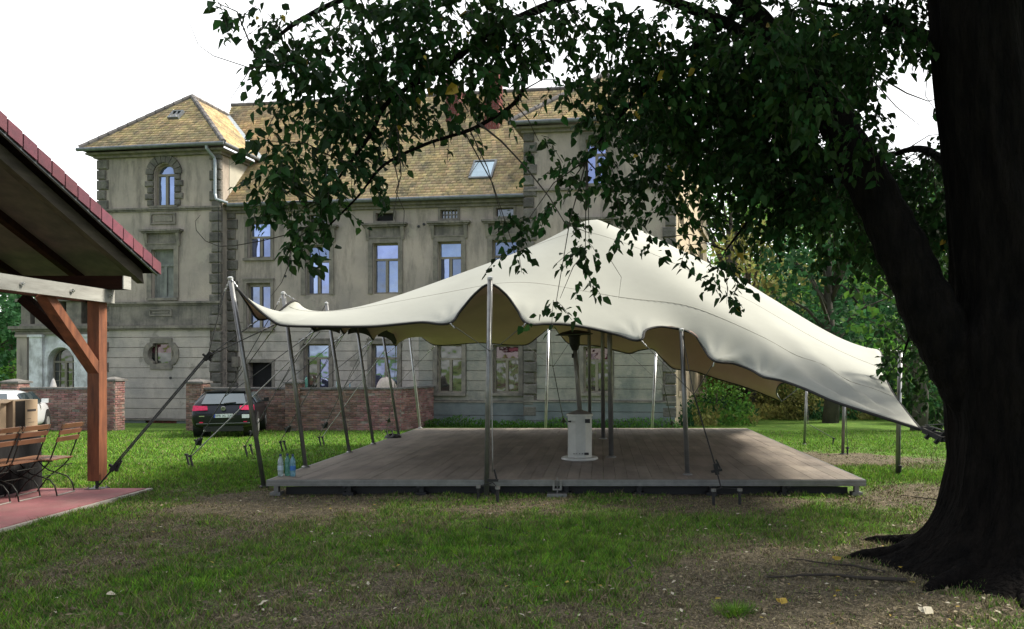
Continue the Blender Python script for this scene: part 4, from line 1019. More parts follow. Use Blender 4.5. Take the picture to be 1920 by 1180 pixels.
def black_car():
    D = 20.6; x = X(419, D); z = gzf(x, D) + .01; rz = R(20)
    root = empty('parked_car', (x, D, z), rz, 'black hatchback parked nose to the brick wall, seen from behind', 'car')
    M = ROOTM[root.name] @ Matrix.Scale(.92, 4); car(root, M, 'car_black', 'hatch')
    MB(M).add([(-.62, .065, 1.045), (.62, .065, 1.045), (.52, .42, 1.365), (-.52, .42, 1.365), (-.62, .10, 1.02), (.62, .10, 1.02), (.52, .46, 1.34), (-.52, .46, 1.34)],
              [(0,1,2,3),(7,6,5,4),(0,4,5,1),(1,5,6,2),(2,6,7,3),(3,7,4,0)]).build('rear_window', 'car_glass', root)
    MB(M).box((-.56, .40, 1.385), (.56, .62, 1.425)).build('roof_spoiler', 'car_black', root)
    w = MB(M).beam((.0, .05, 1.06), (.34, .085, 1.085), .03, .02).build('rear_wiper', 'black', root)
    for s in (-1, 1):
        m = MB(M); a, b = (.44, .86)
        m.add([(s*a, -.045, .86), (s*b, .03, .84), (s*(b-.02), .08, 1.0), (s*(a + .02), .0, .98), (s*a, .1, .86), (s*b, .16, .84), (s*(b-.02), .18, 1.0), (s*(a+.02), .12, .98)],
              [(0,1,2,3),(7,6,5,4),(0,4,5,1),(1,5,6,2),(2,6,7,3),(3,7,4,0)]); m.build('tail_light', 'tail', root)
    MB(M).box((-.30, -.035, .60), (.30, .1, .76)).build('plate_recess', 'black', root)
    p = MB(M).box((-.26, -.055, .625), (.26, -.035, .735)).build('number_plate', 'plate', root)
    MB(M).box((-.26, -.058, .625), (-.22, -.054, .735)).build('plate_strip', 'blue', p)
    add_text('WR XL 230', M @ Matrix.Translation((.02, -.0575, .648)) @ Matrix.Rotation(R(90), 4, 'X'), .098, 'black', p, 'plate_lettering')
    Me = M @ Matrix.Translation((0, -.045, .905)) @ Matrix.Rotation(R(90), 4, 'X')
    e = MB(Me).lathe([(.0, 0), (.066, 0), (.066, .025), (.056, .03), (.0, .03)], 24).build('emblem_disc', 'black', root)
    m = MB(Me); rr = [(.058 + .007 * math.cos(t), .03 + .007 * math.sin(t)) for t in [i * math.pi / 3 for i in range(6)]]
    n = 24; vs = []; fs = []
    for i in range(n):
        a = 2*math.pi*i/n; vs += [(r*math.cos(a), r*math.sin(a), z_) for r, z_ in rr]
    for i in range(n):
        for j in range(6): fs.append((i*6+j, i*6+(j+1) % 6, ((i+1) % n)*6+(j+1) % 6, ((i+1) % n)*6+j))
    m.add(vs, fs)
    def stroke(a, b): m.beam((a[0], a[1], .033), (b[0], b[1], .033), .010, .008, (0, 0, 1))
    stroke((-.022, .052), (0, .006)); stroke((.022, .052), (0, .006))
    for s in (-1, 1): stroke((s*.050, .026), (s*.024, -.045)); stroke((s*.024, -.045), (0, -.004))
    m.build('emblem', 'chrome', e)
    MB(M).box((-.66, -.05, .66), (-.52, -.03, .69)).build('badge', 'chrome', root)
    MB(M).box((.52, -.055, .60), (.72, -.03, .71)).build('bumper_sticker', 'plate', root)
    MB(M).box((-.74, -.06, .44), (.74, .0, .455)).build('bumper_trim', 'zinc', root)
    MB(M).box((-.66, -.055, .47), (-.56, -.02, .50)).build('reflector', 'tail', root); MB(M).box((.56, -.055, .47), (.66, -.02, .50)).build('reflector', 'tail', root)
    MB(M).box((-.55, -.02, .20), (.55, .2, .36)).build('rear_valance', 'black', root)
    MB(M).tube([(-.52, -.06, .23), (-.52, .2, .23)], .03).build('exhaust_pipe', 'steel_bright', root)
    for s in (-1, 1):
        m = MB(M); m.add([(s*.885, .62, 1.045), (s*.89, 1.45, 1.03), (s*.715, 1.40, 1.37), (s*.70, .80, 1.33), (s*.86, .62, 1.045), (s*.86, 1.45, 1.03), (s*.69, 1.40, 1.37), (s*.675, .80, 1.33)],
              [(0,1,2,3),(7,6,5,4),(0,4,5,1),(1,5,6,2),(2,6,7,3),(3,7,4,0)]); m.build('side_window', 'car_glass', root)
        m = MB(M); m.add([(s*.89, 1.52, 1.03), (s*.89, 2.75, 1.0), (s*.725, 2.25, 1.34), (s*.715, 1.47, 1.37), (s*.86, 1.52, 1.03), (s*.86, 2.75, 1.0), (s*.70, 2.25, 1.34), (s*.69, 1.47, 1.37)],
              [(0,1,2,3),(7,6,5,4),(0,4,5,1),(1,5,6,2),(2,6,7,3),(3,7,4,0)]); m.build('side_window', 'car_glass', root)
        m = MB(M); m.box((s*1.0 - .08, 2.45, 1.0), (s*1.0 + .08, 2.56, 1.13)); m.beam((s*.86, 2.5, 1.02), (s*.96, 2.5, 1.04), .05, .04); m.build('wing_mirror', 'car_black', root)
def add_text(txt, M, size, m, parent, name, align='CENTER'):
    c = bpy.data.curves.new(name, 'FONT'); c.body = txt; c.size = size; c.align_x = align; c.extrude = .0008; c.resolution_u = 3
    o = bpy.data.objects.new(name, c); COL.objects.link(o); c.materials.append(K[m])
    me = bpy.data.meshes.new_from_object(o); bpy.data.objects.remove(o); o = bpy.data.objects.new(name, me); COL.objects.link(o); o['kind'] = 'stuff'
    o.parent = parent; o.matrix_local = root_matrix(parent).inverted() @ M
    return o
black_car()
def white_car():
    z = -.34; D = 19.1; x = -16.4; rz = R(27)
    root = empty('parked_car', (x, D, z), rz, 'white car parked before the left brick wall, behind the cartons', 'car')
    M = ROOTM[root.name] @ Matrix.Scale(.96, 4); car(root, M, 'car_white', 'hatch')
    for s in (-1, 1):
        for (ya, yb, yc, yd) in ((.62, 1.45, 1.40, .80), (1.52, 2.85, 2.30, 1.47)):
            m = MB(M); m.add([(s*.892, ya, 1.04), (s*.895, yb, 1.01), (s*.725, yc, 1.36), (s*.715, yd, 1.345), (s*.86, ya, 1.04), (s*.86, yb, 1.01), (s*.695, yc, 1.36), (s*.68, yd, 1.345)],
                  [(0,1,2,3),(7,6,5,4),(0,4,5,1),(1,5,6,2),(2,6,7,3),(3,7,4,0)]); m.build('side_window', 'car_glass', root)
        MB(M).add([(s*.50, -.04, .84), (s*.86, .02, .84), (s*.84, .07, .98), (s*.52, .0, .98), (s*.5, .1, .84), (s*.86, .14, .84), (s*.84, .16, .98), (s*.52, .12, .98)],
                  [(0,1,2,3),(7,6,5,4),(0,4,5,1),(1,5,6,2),(2,6,7,3),(3,7,4,0)]).build('tail_light', 'tail', root)
        MB(M).box((s*1.0 - .08, 2.45, 1.0), (s*1.0 + .08, 2.56, 1.13)).build('wing_mirror', 'car_white', root)
    MB(M).add([(-.62, .065, 1.045), (.62, .065, 1.045), (.52, .42, 1.365), (-.52, .42, 1.365), (-.62, .10, 1.02), (.62, .10, 1.02), (.52, .46, 1.34), (-.52, .46, 1.34)],
              [(0,1,2,3),(7,6,5,4),(0,4,5,1),(1,5,6,2),(2,6,7,3),(3,7,4,0)]).build('rear_window', 'car_glass', root)
white_car()

# ------------------------------------------------------------------ timber pavilion
def pavilion():
    T = empty('timber_pavilion', (-6.94, 9.98, 0), 0, 'open timber pavilion with red roof tiles and an orange stained corner post', 'pavilion')
    m = 'timber'
    post = MB().box((-7.02, 9.90, .16), (-6.86, 10.06, 2.61)).build('post', m, T)
    m2 = MB(); m2.tube([(-6.94, 9.98, .03), (-6.94, 9.98, .17)], .022).box((-7.05, 9.88, .035), (-6.83, 10.08, .05)).box((-6.99, 9.92, .15), (-6.89, 10.04, .165)); m2.build('post_foot', 'iron', T)
    bb = MB()
    for dx in (-.08, .08):
        for dy in (-.07, .07): bb.tube([(-6.94 + dx, 9.98 + dy, .05), (-6.94 + dx, 9.98 + dy, .075)], .012, 6)
    bb.build('anchor_bolts', 'chrome', T)
    for (px, py) in ((-6.94, 4.9), (-12.4, 9.98), (-12.4, 4.9)): MB().box((px - .08, py - .08, .05), (px + .08, py + .08, 2.61)).build('post', m, T)
    # gable beam (weathered outer face) with bolts
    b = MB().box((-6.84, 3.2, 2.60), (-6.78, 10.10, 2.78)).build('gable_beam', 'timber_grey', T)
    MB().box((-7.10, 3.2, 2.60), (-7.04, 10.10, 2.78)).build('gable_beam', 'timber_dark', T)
    for y in (8.47, 9.27, 9.98, 6.2): MB().tube([(-6.785, y, 2.69), (-6.755, y, 2.69)], .026, 10).tube([(-6.76, y, 2.69), (-6.735, y, 2.69)], .013, 6).build('bolt', 'chrome', b)
    # braces
    MB().beam((-6.94, 9.95, 1.66), (-6.94, 9.02, 2.62), .12, .15, (1, 0, 0)).build('brace', 'timber', T)
    MB().beam((-6.97, 9.98, 1.80), (-7.95, 9.98, 2.66), .14, .12, (0, 0, 1)).build('brace', 'timber_dark', T)
    # eaves purlin with projecting end, and wall plate
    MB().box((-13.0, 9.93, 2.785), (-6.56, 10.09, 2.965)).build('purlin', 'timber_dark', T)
    MB().box((-6.56, 9.93, 2.785), (-6.545, 10.09, 2.965)).build('purlin_end', 'timber_grey', T)
    MB().box((-13.0, 7.9, 3.70), (-6.84, 8.06, 3.90)).build('purlin', 'timber_dark', T)
    sl = .436
    zr = lambda y: 2.965 + (10.55 - y) * sl        # underside of the rafters
    yr = 5.6
    for i, x in enumerate([-6.75, -7.6, -8.5, -9.4, -10.3, -11.2, -12.1, -12.9]):
        r = MB(); k = .17
        r.add([(x - .05, 10.62, zr(10.62) - .0), (x + .05, 10.62, zr(10.62)), (x + .05, 10.58, zr(10.58) + k), (x - .05, 10.58, zr(10.58) + k),
               (x - .05, yr, zr(yr)), (x + .05, yr, zr(yr)), (x + .05, yr, zr(yr) + k), (x - .05, yr, zr(yr) + k)], [(0,1,2,3),(7,6,5,4),(0,4,5,1),(1,5,6,2),(2,6,7,3),(3,7,4,0)])
        r.build('rafter', 'timber_brown' if i == 0 else 'timber_dark', T)
        r = MB(); y2 = 2 * yr - 10.62
        r.add([(x - .05, yr - .002, zr(yr)), (x + .05, yr - .002, zr(yr)), (x + .05, yr - .002, zr(yr) + k), (x - .05, yr - .002, zr(yr) + k), (x - .05, y2, zr(10.62)), (x + .05, y2, zr(10.62)), (x + .05, y2, zr(10.62) + k), (x - .05, y2, zr(10.62) + k)],
              [(0,1,2,3),(7,6,5,4),(0,4,5,1),(1,5,6,2),(2,6,7,3),(3,7,4,0)]); r.build('rafter', 'timber_dark', T)
    # boarding above the rafters: one board each
    y = 10.66; d = .14; x0, x1 = -13.2, -6.56
    while y > yr:
        z = zr(y) + .172; z2 = zr(y - d + .008) + .172
        mb = MB(); mb.add([(x0, y, z), (x1, y, z), (x1, y - d + .008, z2), (x0, y - d + .008, z2)] + [(x0, y, z + .02), (x1, y, z + .02), (x1, y - d + .008, z2 + .02), (x0, y - d + .008, z2 + .02)],
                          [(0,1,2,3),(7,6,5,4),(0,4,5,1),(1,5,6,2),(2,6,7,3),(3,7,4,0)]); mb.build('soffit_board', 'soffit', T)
        y -= d
    def slab(ya, yb, za, zb, t, xa, xb, nm, mt):
        MB().add([(xa, ya, za), (xb, ya, za), (xb, yb, zb), (xa, yb, zb), (xa, ya, za + t), (xb, ya, za + t), (xb, yb, zb + t), (xa, yb, zb + t)],
                 [(0,1,2,3),(7,6,5,4),(0,4,5,1),(1,5,6,2),(2,6,7,3),(3,7,4,0)]).build(nm, mt, T)
    slab(10.70, yr, zr(10.70) + .194, zr(yr) + .194, .03, -13.25, -6.53, 'roofing_felt', 'felt')
    slab(2*yr - 10.7, yr, zr(10.70) + .17, zr(yr) + .194, .03, -13.25, -6.53, 'roofing_felt', 'felt')
    MB().beam((-6.512, 10.66, zr(10.66) + .235), (-6.512, yr, zr(yr) + .235), .012, .15).build('verge_board', 'felt', T)
    # barge trim below the verge tiles
    MB().beam((-6.525, 10.66, zr(10.66) + .17), (-6.525, yr, zr(yr) + .17), .03, .07).build('verge_flashing', 'zinc', T)
    # verge tiles: L shaped, one object each
    L = .232; n = 24; dy = L * math.cos(math.atan(sl))
    tm = MB(); tk = .014
    c, s = math.cos(math.atan(sl)), math.sin(math.atan(sl))
    def P(a, x, h): return (x, -a * c - h * s * 0, a * s + h)
    for (xa, xb, h0, h1, rise0) in ((-.006, .010, -.065, .105, .010), (-.30, -.006, .085, .105, .0)):
        A = [(xa, h0), (xb, h0), (xb, h1), (xa, h1)]
        tm.add([P(.004, x + (.006 if xa > -.1 and x > 0 else 0), h + .004) for x, h in A] + [P(L - .022, x, h) for x, h in A], [(0,1,2,3),(7,6,5,4),(0,4,5,1),(1,5,6,2),(2,6,7,3),(3,7,4,0)])
    base = tm.build('verge_tile', 'red_tile', T, world=False)
    for i in range(n):
        yy = 10.68 - dy * i
        o = base if i == 0 else piece(base, (0, 0, 0), T)
        o.location = Vector((-6.50, yy, zr(yy) + .225)) - Vector((-6.94, 9.98, 0)); o.rotation_euler = (random.uniform(-.004, .004), random.uniform(-.01, .01), 0)
    # tiled field
    tp = MB(); ang = math.atan(sl)
    tile_patch((-6.80, 10.72, zr(10.72) + .235), Vector((-1, 0, 0)), Vector((0, -c, s)), [(0, 0), (6.3, 0), (6.3, 5.6), (0, 5.6)], pw=.30, ph=.34, name='roof_tiles', m='red_tile', parent=T, thick=.03)
    tile_patch((-6.80, 2*yr - 10.72, zr(10.72) + .235), Vector((-1, 0, 0)), Vector((0, c, s)), [(0, 0), (6.3, 0), (6.3, 5.6), (0, 5.6)], pw=.30, ph=.34, name='roof_tiles', m='red_tile', parent=T, thick=.03)
    ridge_line((-6.6, yr, zr(yr) + .32), (-13.1, yr, zr(yr) + .32), T, r=.11)
pavilion()
pv = MB().box((-13.5, 2.5, -.1), (-6.28, 10.0, .045)).build('paving', 'paving'); setp(pv, 'red paved floor of the timber pavilion', None, None, 'structure')
kb = MB().box((-13.5, 10.002, -.1), (-6.22, 10.06, .035)).box((-6.278, 2.5, -.1), (-6.22, 10.0, .035)).build('paving_edge', 'kerb'); kb['kind'] = 'structure'; kb['label'] = 'pale concrete edging of the red paving'

# ------------------------------------------------------------------ folding chairs (facing -x)
def make_chair():
    t = empty('folding_chair', (0, 0, 0), 0); A = [(.10, .94), (.03, .75), (-.06, .50), (-.10, .42), (-.17, .34), (-.29, .25), (-.37, .18), (-.50, .0)]
    B = [(-.49, .455), (-.41, .35), (-.33, .29), (-.20, .25), (-.09, .21), (-.03, .13), (0, .0)]
    for s in (-.19, .19): MB().tube([(x, s, z) for x, z in A], .0085, 6).build('frame_rail', 'iron', t, smooth=True)
    for s in (-.165, .165): MB().tube([(x, s, z) for x, z in B], .0085, 6).build('rear_leg', 'iron', t, smooth=True)
    MB().tube([(-.50, -.19, .008), (-.50, .19, .008)], .010, 6).build('foot_bar', 'iron_pale', t); MB().tube([(0, -.165, .008), (0, .165, .008)], .010, 6).build('foot_bar', 'iron_pale', t)
    MB().tube([(-.03, -.165, .50 - .12), (-.03, .165, .50 - .12)], .006, 6).tube([(-.2, -.165, .25), (-.2, .165, .25)], .006, 6).build('cross_bar', 'iron', t)
    for z in (.905, .825, .735):
        f = (z - .50) / .44; x = -.06 + .16 * f
        MB().beam((x, -.21, z), (x, .21, z), .014, .062, (.36, 0, 1)).build('back_slat', 'slat', t)
    for i in range(6):
        x = -.075 - .083 * i; m = MB(); m.box((x - .036, -.205, .462 + .002 * i), (x + .036, .205, .478 + .002 * i)); m.build('seat_slat', 'slat', t)
    MB().tube([(-.05, -.18, .452), (-.5, -.18, .455)], .008, 6).tube([(-.05, .18, .452), (-.5, .18, .455)], .008, 6).build('seat_rail', 'iron', t)
    return t
ch0 = make_chair()
clab = ['wood and iron folding chair standing apart, nearest to the timber post', 'wood and iron folding chair second from the timber post', 'wood and iron folding chair third from the timber post',
        'wood and iron folding chair fourth from the post, its back cut by the photo edge']
for i, (x, y, rz) in enumerate(((-7.06, 9.56, 3), (-7.22, 9.16, -2), (-7.27, 8.76, 1), (-7.20, 8.36, -3))):
    o = ch0 if i == 0 else copy_tree(ch0)
    o.location = (x, y, .045); o.rotation_euler = (0, 0, R(rz)); setp(o, clab[i], 'chair', 'folding chairs along the black table')

# ------------------------------------------------------------------ black table with cartons
t = empty('black_table', (-8.15, 9.0, .045), 0, 'long table under a black cloth behind the folding chairs', 'table')
MB().box((-8.62, 7.9, .80), (-7.74, 10.0, .83)).build('tabletop', 'cloth_black', t)
m = MB(); n = 40; per = []
for i in range(n + 1): per.append((-7.73, 7.9 + 2.1 * i / n, 0.0))
vs = []
for k, (z, amp) in enumerate(((.81, 0), (.6, .008), (.35, .016), (.06, .022))):
    for i, p_ in enumerate(per): vs.append((p_[0] + amp * math.sin(i * 1.3) + .03 * (3 - k) * 0, p_[1], z))
fs = [(k*(n+1)+i, k*(n+1)+i+1, (k+1)*(n+1)+i+1, (k+1)*(n+1)+i) for k in range(3) for i in range(n)]
vs2 = [(x - .02, y, z) for x, y, z in vs]; m.add(vs, fs); m.add(vs2, [f[::-1] for f in fs])
vs = []
for k, (z, amp) in enumerate(((.81, 0), (.6, .008), (.35, .016), (.06, .022))):
    for i in range(21): vs.append((-8.62 + .89 * i / 20, 10.0 + amp * math.sin(i * 1.4), z))
fs = [(k*21+i, k*21+i+1, (k+1)*21+i+1, (k+1)*21+i) for k in range(3) for i in range(20)]
m.add(vs, fs); m.build('cloth_skirt', 'cloth_black', t, recalc=False)
def carton(x0, x1, y0, y1, z0, z1, lab, openside, rows):
    c = empty('cardboard_box', ((x0+x1)/2, (y0+y1)/2, z0), 0, lab, 'box', 'cartons on the black table'); th = .006
    m = MB(); m.box((x0, y0, z0), (x1, y1, z1)); m.build('carton', 'card', c)
    for (a, b) in openside: MB().box((x1 + .0005, a, z0 + .05), (x1 + .004, b, z1 - .01)).build('hand_opening', 'card_dark', c)
    m = MB()
    for (ya, yb, za, zb) in rows: m.box((x1 + .0005, ya, za), (x1 + .002, yb, zb))
    if rows: m.build('print', 'print', c)
    MB().add([(x0 - .02, y0, z1 + .002), (x1, y0, z1 + .002), (x1 + .03, y0 - .14, z1 - .03), (x0 - .02, y0 - .14, z1 - .03), (x0 - .02, y0, z1 + .008), (x1, y0, z1 + .008), (x1 + .03, y0 - .14, z1 - .024), (x0 - .02, y0 - .14, z1 - .024)],
             [(0,1,2,3),(7,6,5,4),(0,4,5,1),(1,5,6,2),(2,6,7,3),(3,7,4,0)]).build('flap', 'card', c)
z0 = .832
carton(-8.25, -7.76, 9.56, 9.98, z0, z0 + .44, 'tall cardboard box with a dark opening, at the table end nearest the post', [(9.60, 9.76)],
       [(9.80, 9.95, z0 + .28, z0 + .31), (9.80, 9.86, z0 + .18, z0 + .185), (9.82, 9.92, z0 + .13, z0 + .135)])
rows = [(9.30 + .028 * (i % 2), 9.335 + .028 * (i % 2), z0 + .06 + .045 * i, z0 + .075 + .045 * i) for i in range(8)]
carton(-8.35, -7.80, 9.02, 9.50, z0, z0 + .42, 'cardboard box with a column of dashed print, beside the open carton', [], rows)

# ------------------------------------------------------------------ dance floor / stage
SX0, SX1, SY0, SY1, SZ = -4.42, 3.48, 9.66, 17.52, .22
STAGE = empty('wooden_stage', ((SX0 + SX1) / 2, (SY0 + SY1) / 2, 0), 0, 'low square timber stage floor on an aluminium frame under the stretch tent', 'stage')
m = MB(); m.box((-.078, -.49, -.018), (.078, .49, 0)); base = m.build('deck_board', 'deck', STAGE, world=False)
nx, ny = 48, 6; first = True; wx = (SX1 - SX0) / nx; wy_ = (SY1 - SY0) / ny
for j in range(ny):
    for i in range(nx):
        o = base if first else piece(base, (0, 0, 0), STAGE); first = False
        x = SX0 + wx * (i + .5); y = SY0 + wy_ * (j + .5)
        o.location = (x - (SX0 + SX1) / 2, y - (SY0 + SY1) / 2, SZ + random.uniform(-.0015, .0015)); o.scale = (wx / .160, wy_ / .984, 1)
        o.rotation_euler = (0, random.uniform(-.003, .003), 0)
m = MB(); m.box((SX0 - .03, SY0 - .035, SZ - .085), (SX1 + .03, SY0 - .003, SZ - .004)).box((SX0 - .03, SY0 - .045, SZ - .020), (SX1 + .03, SY0 - .033, SZ - .012)).box((SX0 - .03, SY0 - .045, SZ - .062), (SX1 + .03, SY0 - .033, SZ - .052))
m.box((SX0 - .035, SY0, SZ - .085), (SX0 - .003, SY1, SZ - .004)).box((SX1 + .003, SY0, SZ - .085), (SX1 + .035, SY1, SZ - .004)).box((SX0 - .03, SY1 + .003, SZ - .085), (SX1 + .03, SY1 + .035, SZ - .004))
m.build('edge_rail', 'steel', STAGE)
m = MB()
for j in range(1, ny): m.box((SX0, SY0 + wy_*j - .02, SZ - .10), (SX1, SY0 + wy_*j + .02, SZ - .02))
for i in range(1, 8): xx = SX0 + (SX1-SX0)*i/8; m.box((xx - .02, SY0, SZ - .12), (xx + .02, SY1, SZ - .021))
m.build('bearer', 'black', STAGE)
MB().box((SX0 + .15, SY0 + .16, -.03), (SX1 - .15, SY0 + .18, SZ - .13)).build('gap_shade_board', 'black', STAGE)  # added black board that makes the gap below the stage read as shade
for i in range(9):
    xx = SX0 + .07 + (SX1 - SX0 - .14) * i / 8
    for j, yy in enumerate((SY0 + .06, SY0 + 2.2, SY0 + 4.6, SY1 - .06)):
        gz_ = gzf(xx, yy)
        if i in (0, 8) or j == 0:
            MB().box((xx - .03, yy - .03, gz_ + .03), (xx + .03, yy + .03, SZ - .07)).box((xx - .07, yy - .06, gz_), (xx + .07, yy + .06, gz_ + .045)).build('leg', 'steel' if i in (0, 8) else 'black', STAGE)
        else: MB().box((xx - .03, yy - .03, gz_ - .02), (xx + .03, yy + .03, SZ - .1)).build('leg', 'black', STAGE)
xj = X(1045, 9.6)
MB().box((xj - .06, SY0 - .10, SZ - .11), (xj - .035, SY0 - .04, SZ - .0)).box((xj + .035, SY0 - .10, SZ - .11), (xj + .06, SY0 - .04, SZ - .0)).box((xj - .06, SY0 - .10, SZ - .13), (xj + .06, SY0 - .04, SZ - .11)).tube([(xj, SY0 - .07, .03), (xj, SY0 - .07, SZ + .03)], .010, 6).box((xj - .13, SY0 - .15, 0.0), (xj + .13, SY0 + .05, .05)).build('levelling_jack', 'steel', STAGE)
# a little dark rag on the back left of the stage
bundle((X(735, 15.2), 15.2, SZ), .34, .07, 'small black rag lying near the left edge of the stage', 'black')
# bottles on the front left corner
for i, (px, D_, k, lb, s) in enumerate(((526, 9.93, 'pet', 'label', 'clear water bottle, leftmost of the three on the stage corner'), (539, 9.98, 'pet_green', None, 'green tinted bottle, middle of the three on the stage corner'),
                                       (549, 9.92, 'pet_blue', 'label_blue', 'blue tinted bottle with blue label, rightmost of the three on the stage corner'))):
    bottle((X(px, D_), D_, SZ), .30, k, lb, 'cap', s, group='bottles on the stage corner')

# ------------------------------------------------------------------ patio heater
def heater():
    x, y = X(1087, 11.75), 11.75; loc = (x, y, SZ)
    t = empty('patio_heater', loc, 0, 'cream mushroom patio heater on a round base standing on the stage', 'heater'); M = Matrix.Translation(loc)
    MB(M).lathe([(.29, 0), (.30, .012), (.29, .035), (.22, .045)], 36).build('base_plate', 'heater', t)
    n = 8; m = MB(M @ Matrix.Rotation(R(22.5 + 6), 4, 'Z')); m.lathe([(.205, .04), (.205, .70)], n); m.build('gas_cabinet', 'heater', t)
    MB(M).lathe([(.215, .70), (.215, .735)], 24).build('cabinet_rim', 'heater', t)
    MB(M).lathe([(.205, .735), (.03, .80)], 24).build('cabinet_lid', 'heater_pipe', t)
    for (a, b, z0_, z1_) in ((.09, .17, .60, .66), (-.18, -.13, .61, .635), (.08, .15, .09, .125)):
        MB(M).box((a, -.215, z0_), (b, -.17, z1_)).build('vent_slot', 'black', t)
    for k in range(4): MB(M).box((-.09 + .045 * k, -.205, .10), (-.082 + .045 * k, -.18, .12)).build('vent_hole', 'black', t)
    top = Vector((X(1078, 11.75) - x, 0, CZ + (HY - 655) / FPX * 11.75 - SZ))
    MB(M).tube([(0, 0, .79), tuple(top)], .036, 16).build('stand_pipe', 'heater_pipe', t, smooth=True)
    Mt = M @ Matrix.Translation(top) @ Matrix.Rotation(R(-2.5), 4, 'Y')
    MB(Mt).lathe([(.045, -.02), (.085, .07), (.09, .20), (.105, .205), (.105, .22), (.05, .23)], 24).build('burner', 'burner', t)
    MB(Mt).lathe([(.30, .245), (.31, .235), (.20, .28), (.06, .31)], 36).build('reflector_hood', 'burner', t)
    MB(Mt).box((-.055, -.05, -.14), (-.03, .0, -.07)).build('control_knob', 'black', t)
heater()

# ------------------------------------------------------------------ stretch tent
TENT = empty('stretch_tent', (-.4, 13.7, 0), 0, 'cream stretch tent on leaning aluminium poles spanning the stage', 'tent')
PI_ = math.pi
def tent():
    A = lambda px, py, D: at(px, py, D)
    front = [A(445,539,9.9), A(470,566,9.8), A(497,590,9.72), A(525,608,9.7), A(600,611,9.75), A(700,611,9.8), A(790,603,9.75), A(843,605,9.5), A(863,582,9.75), A(890,550,9.78), A(919,531,9.62), A(948,550,9.78), A(970,580,9.75),
             A(987,605,9.5), A(1020,606,9.7), A(1060,607,9.8), A(1110,615,9.8), A(1160,627,9.75), A(1200,637,9.5), A(1210,618,9.75), A(1238,611,9.95), A(1278,617,10.08), A(1303,626,9.95), A(1318,650,9.8), A(1340,676,9.35),
             A(1375,680,9.4), A(1408,692,9.2), A(1433,706,8.85), A(1465,712,8.7), A(1510,728,8.35), A(1560,750,8.0), A(1640,776,7.55), A(1725,803,7.15)]
    right = [A(1725,803,7.15), A(1697,768,7.9), A(1672,733,8.7), A(1657,700,9.8), A(1645,655,11.3), Vector((4.05, 12.6, 1.78)), Vector((4.1, 14.2, 1.50)), Vector((3.85, 15.6, 1.35)), Vector((4.0, 16.6, 1.10)), A(1465,752,17.5)]
    back = [A(765,600,17.7), A(790,630,17.75), A(815,646,17.8), A(900,642,17.6), A(986,646,17.8), A(1012,628,17.7), A(1035,611,17.7), A(1050,626,17.7), A(1066,643,17.8), A(1120,648,17.6), A(1180,662,17.8), A(1200,656,17.7), A(1225,654,17.7),
            A(1242,672,17.7), A(1262,690,17.8), A(1300,695,17.6), A(1340,708,17.7), A(1400,726,17.5), A(1465,752,17.5)]
    left = [A(445,539,9.9), A(464,568,10.1), A(485,598,10.35), A(512,592,10.5), A(552,562,10.72), A(572,592,11.2), A(590,619,11.65), A(604,600,12.0), A(617,582,12.4), A(632,600,12.9), A(645,625,13.25), A(655,608,13.5), A(668,592,13.85), A(686,615,14.4),
            A(700,636,14.9), A(706,615,15.2), A(715,600,15.6), A(728,625,16.2), A(742,648,16.7), A(752,625,17.2), A(765,600,17.7)]
    nu, nv = 161, 121
    def resample(pts, n):
        pts = [Vector(p) for p in pts]; d = [0]
        for a, b in zip(pts[:-1], pts[1:]): d.append(d[-1] + (b - a).length)
        # centripetal smoothing through Catmull-Rom
        out = []
        for i in range(n):
            s = d[-1] * i / (n - 1); k = 0
            while k < len(pts) - 2 and d[k+1] < s: k += 1
            f = (s - d[k]) / max(1e-9, d[k+1] - d[k]); p0 = pts[max(k-1, 0)]; p1 = pts[k]; p2 = pts[k+1]; p3 = pts[min(k+2, len(pts)-1)]
            L1 = (p2 - p1).length
            m1 = (p2 - p0) / max(1e-6, (p2 - p0).length) * L1; m2 = (p3 - p1) / max(1e-6, (p3 - p1).length) * L1
            c = p1.lerp(p2, f); h = p1*(2*f**3-3*f**2+1) + m1*(f**3-2*f**2+f) + p2*(-2*f**3+3*f**2) + m2*(f**3-f**2)
            out.append(c.lerp(h, .7))
        return np.array([tuple(p) for p in out])
    Fr, Bk, Lf, Rt = resample(front, nu), resample(back, nu), resample(left, nv), resample(right, nv)
    u = np.linspace(0, 1, nu)[:, None, None]; v = np.linspace(0, 1, nv)[None, :, None]
    P = (1-v)*Fr[:, None] + v*Bk[:, None] + (1-u)*Lf[None] + u*Rt[None] - ((1-u)*(1-v)*Fr[0] + u*(1-v)*Fr[-1] + (1-u)*v*Bk[0] + u*v*Bk[-1])
    peaks = [(np.array(A(1107,402,12.3)), .16), (np.array(A(1188,423,14.6)), .16)]
    fixed = np.zeros((nu, nv), bool); fixed[0] = fixed[-1] = True; fixed[:, 0] = fixed[:, -1] = True
    pk = []
    for c, r in peaks:
        d = np.hypot(P[..., 0] - c[0], P[..., 1] - c[1]); i, j = np.unravel_index(np.argmin(d), d.shape)
        sel = d < r
        if sel.sum() < 5: sel = np.zeros_like(fixed); sel[i-1:i+2, j-1:j+2] = True
        pk.append((sel, c, d))
        P[sel, 2] = c[2] - .05 * (d[sel] / r) ** 2; fixed |= sel
    # multi-resolution start: solve coarse first by many Jacobi sweeps (soap film)
    free = ~fixed[1:-1, 1:-1]
    # anisotropic weights from parameter spacing
    wu = 1.0; wv = 1.0
    Z = P.copy()
    om = 1.9
    par = (np.add.outer(np.arange(nu), np.arange(nv)) % 2)[1:-1, 1:-1]
    masks = [(free & (par == k))[..., None] for k in (0, 1)]
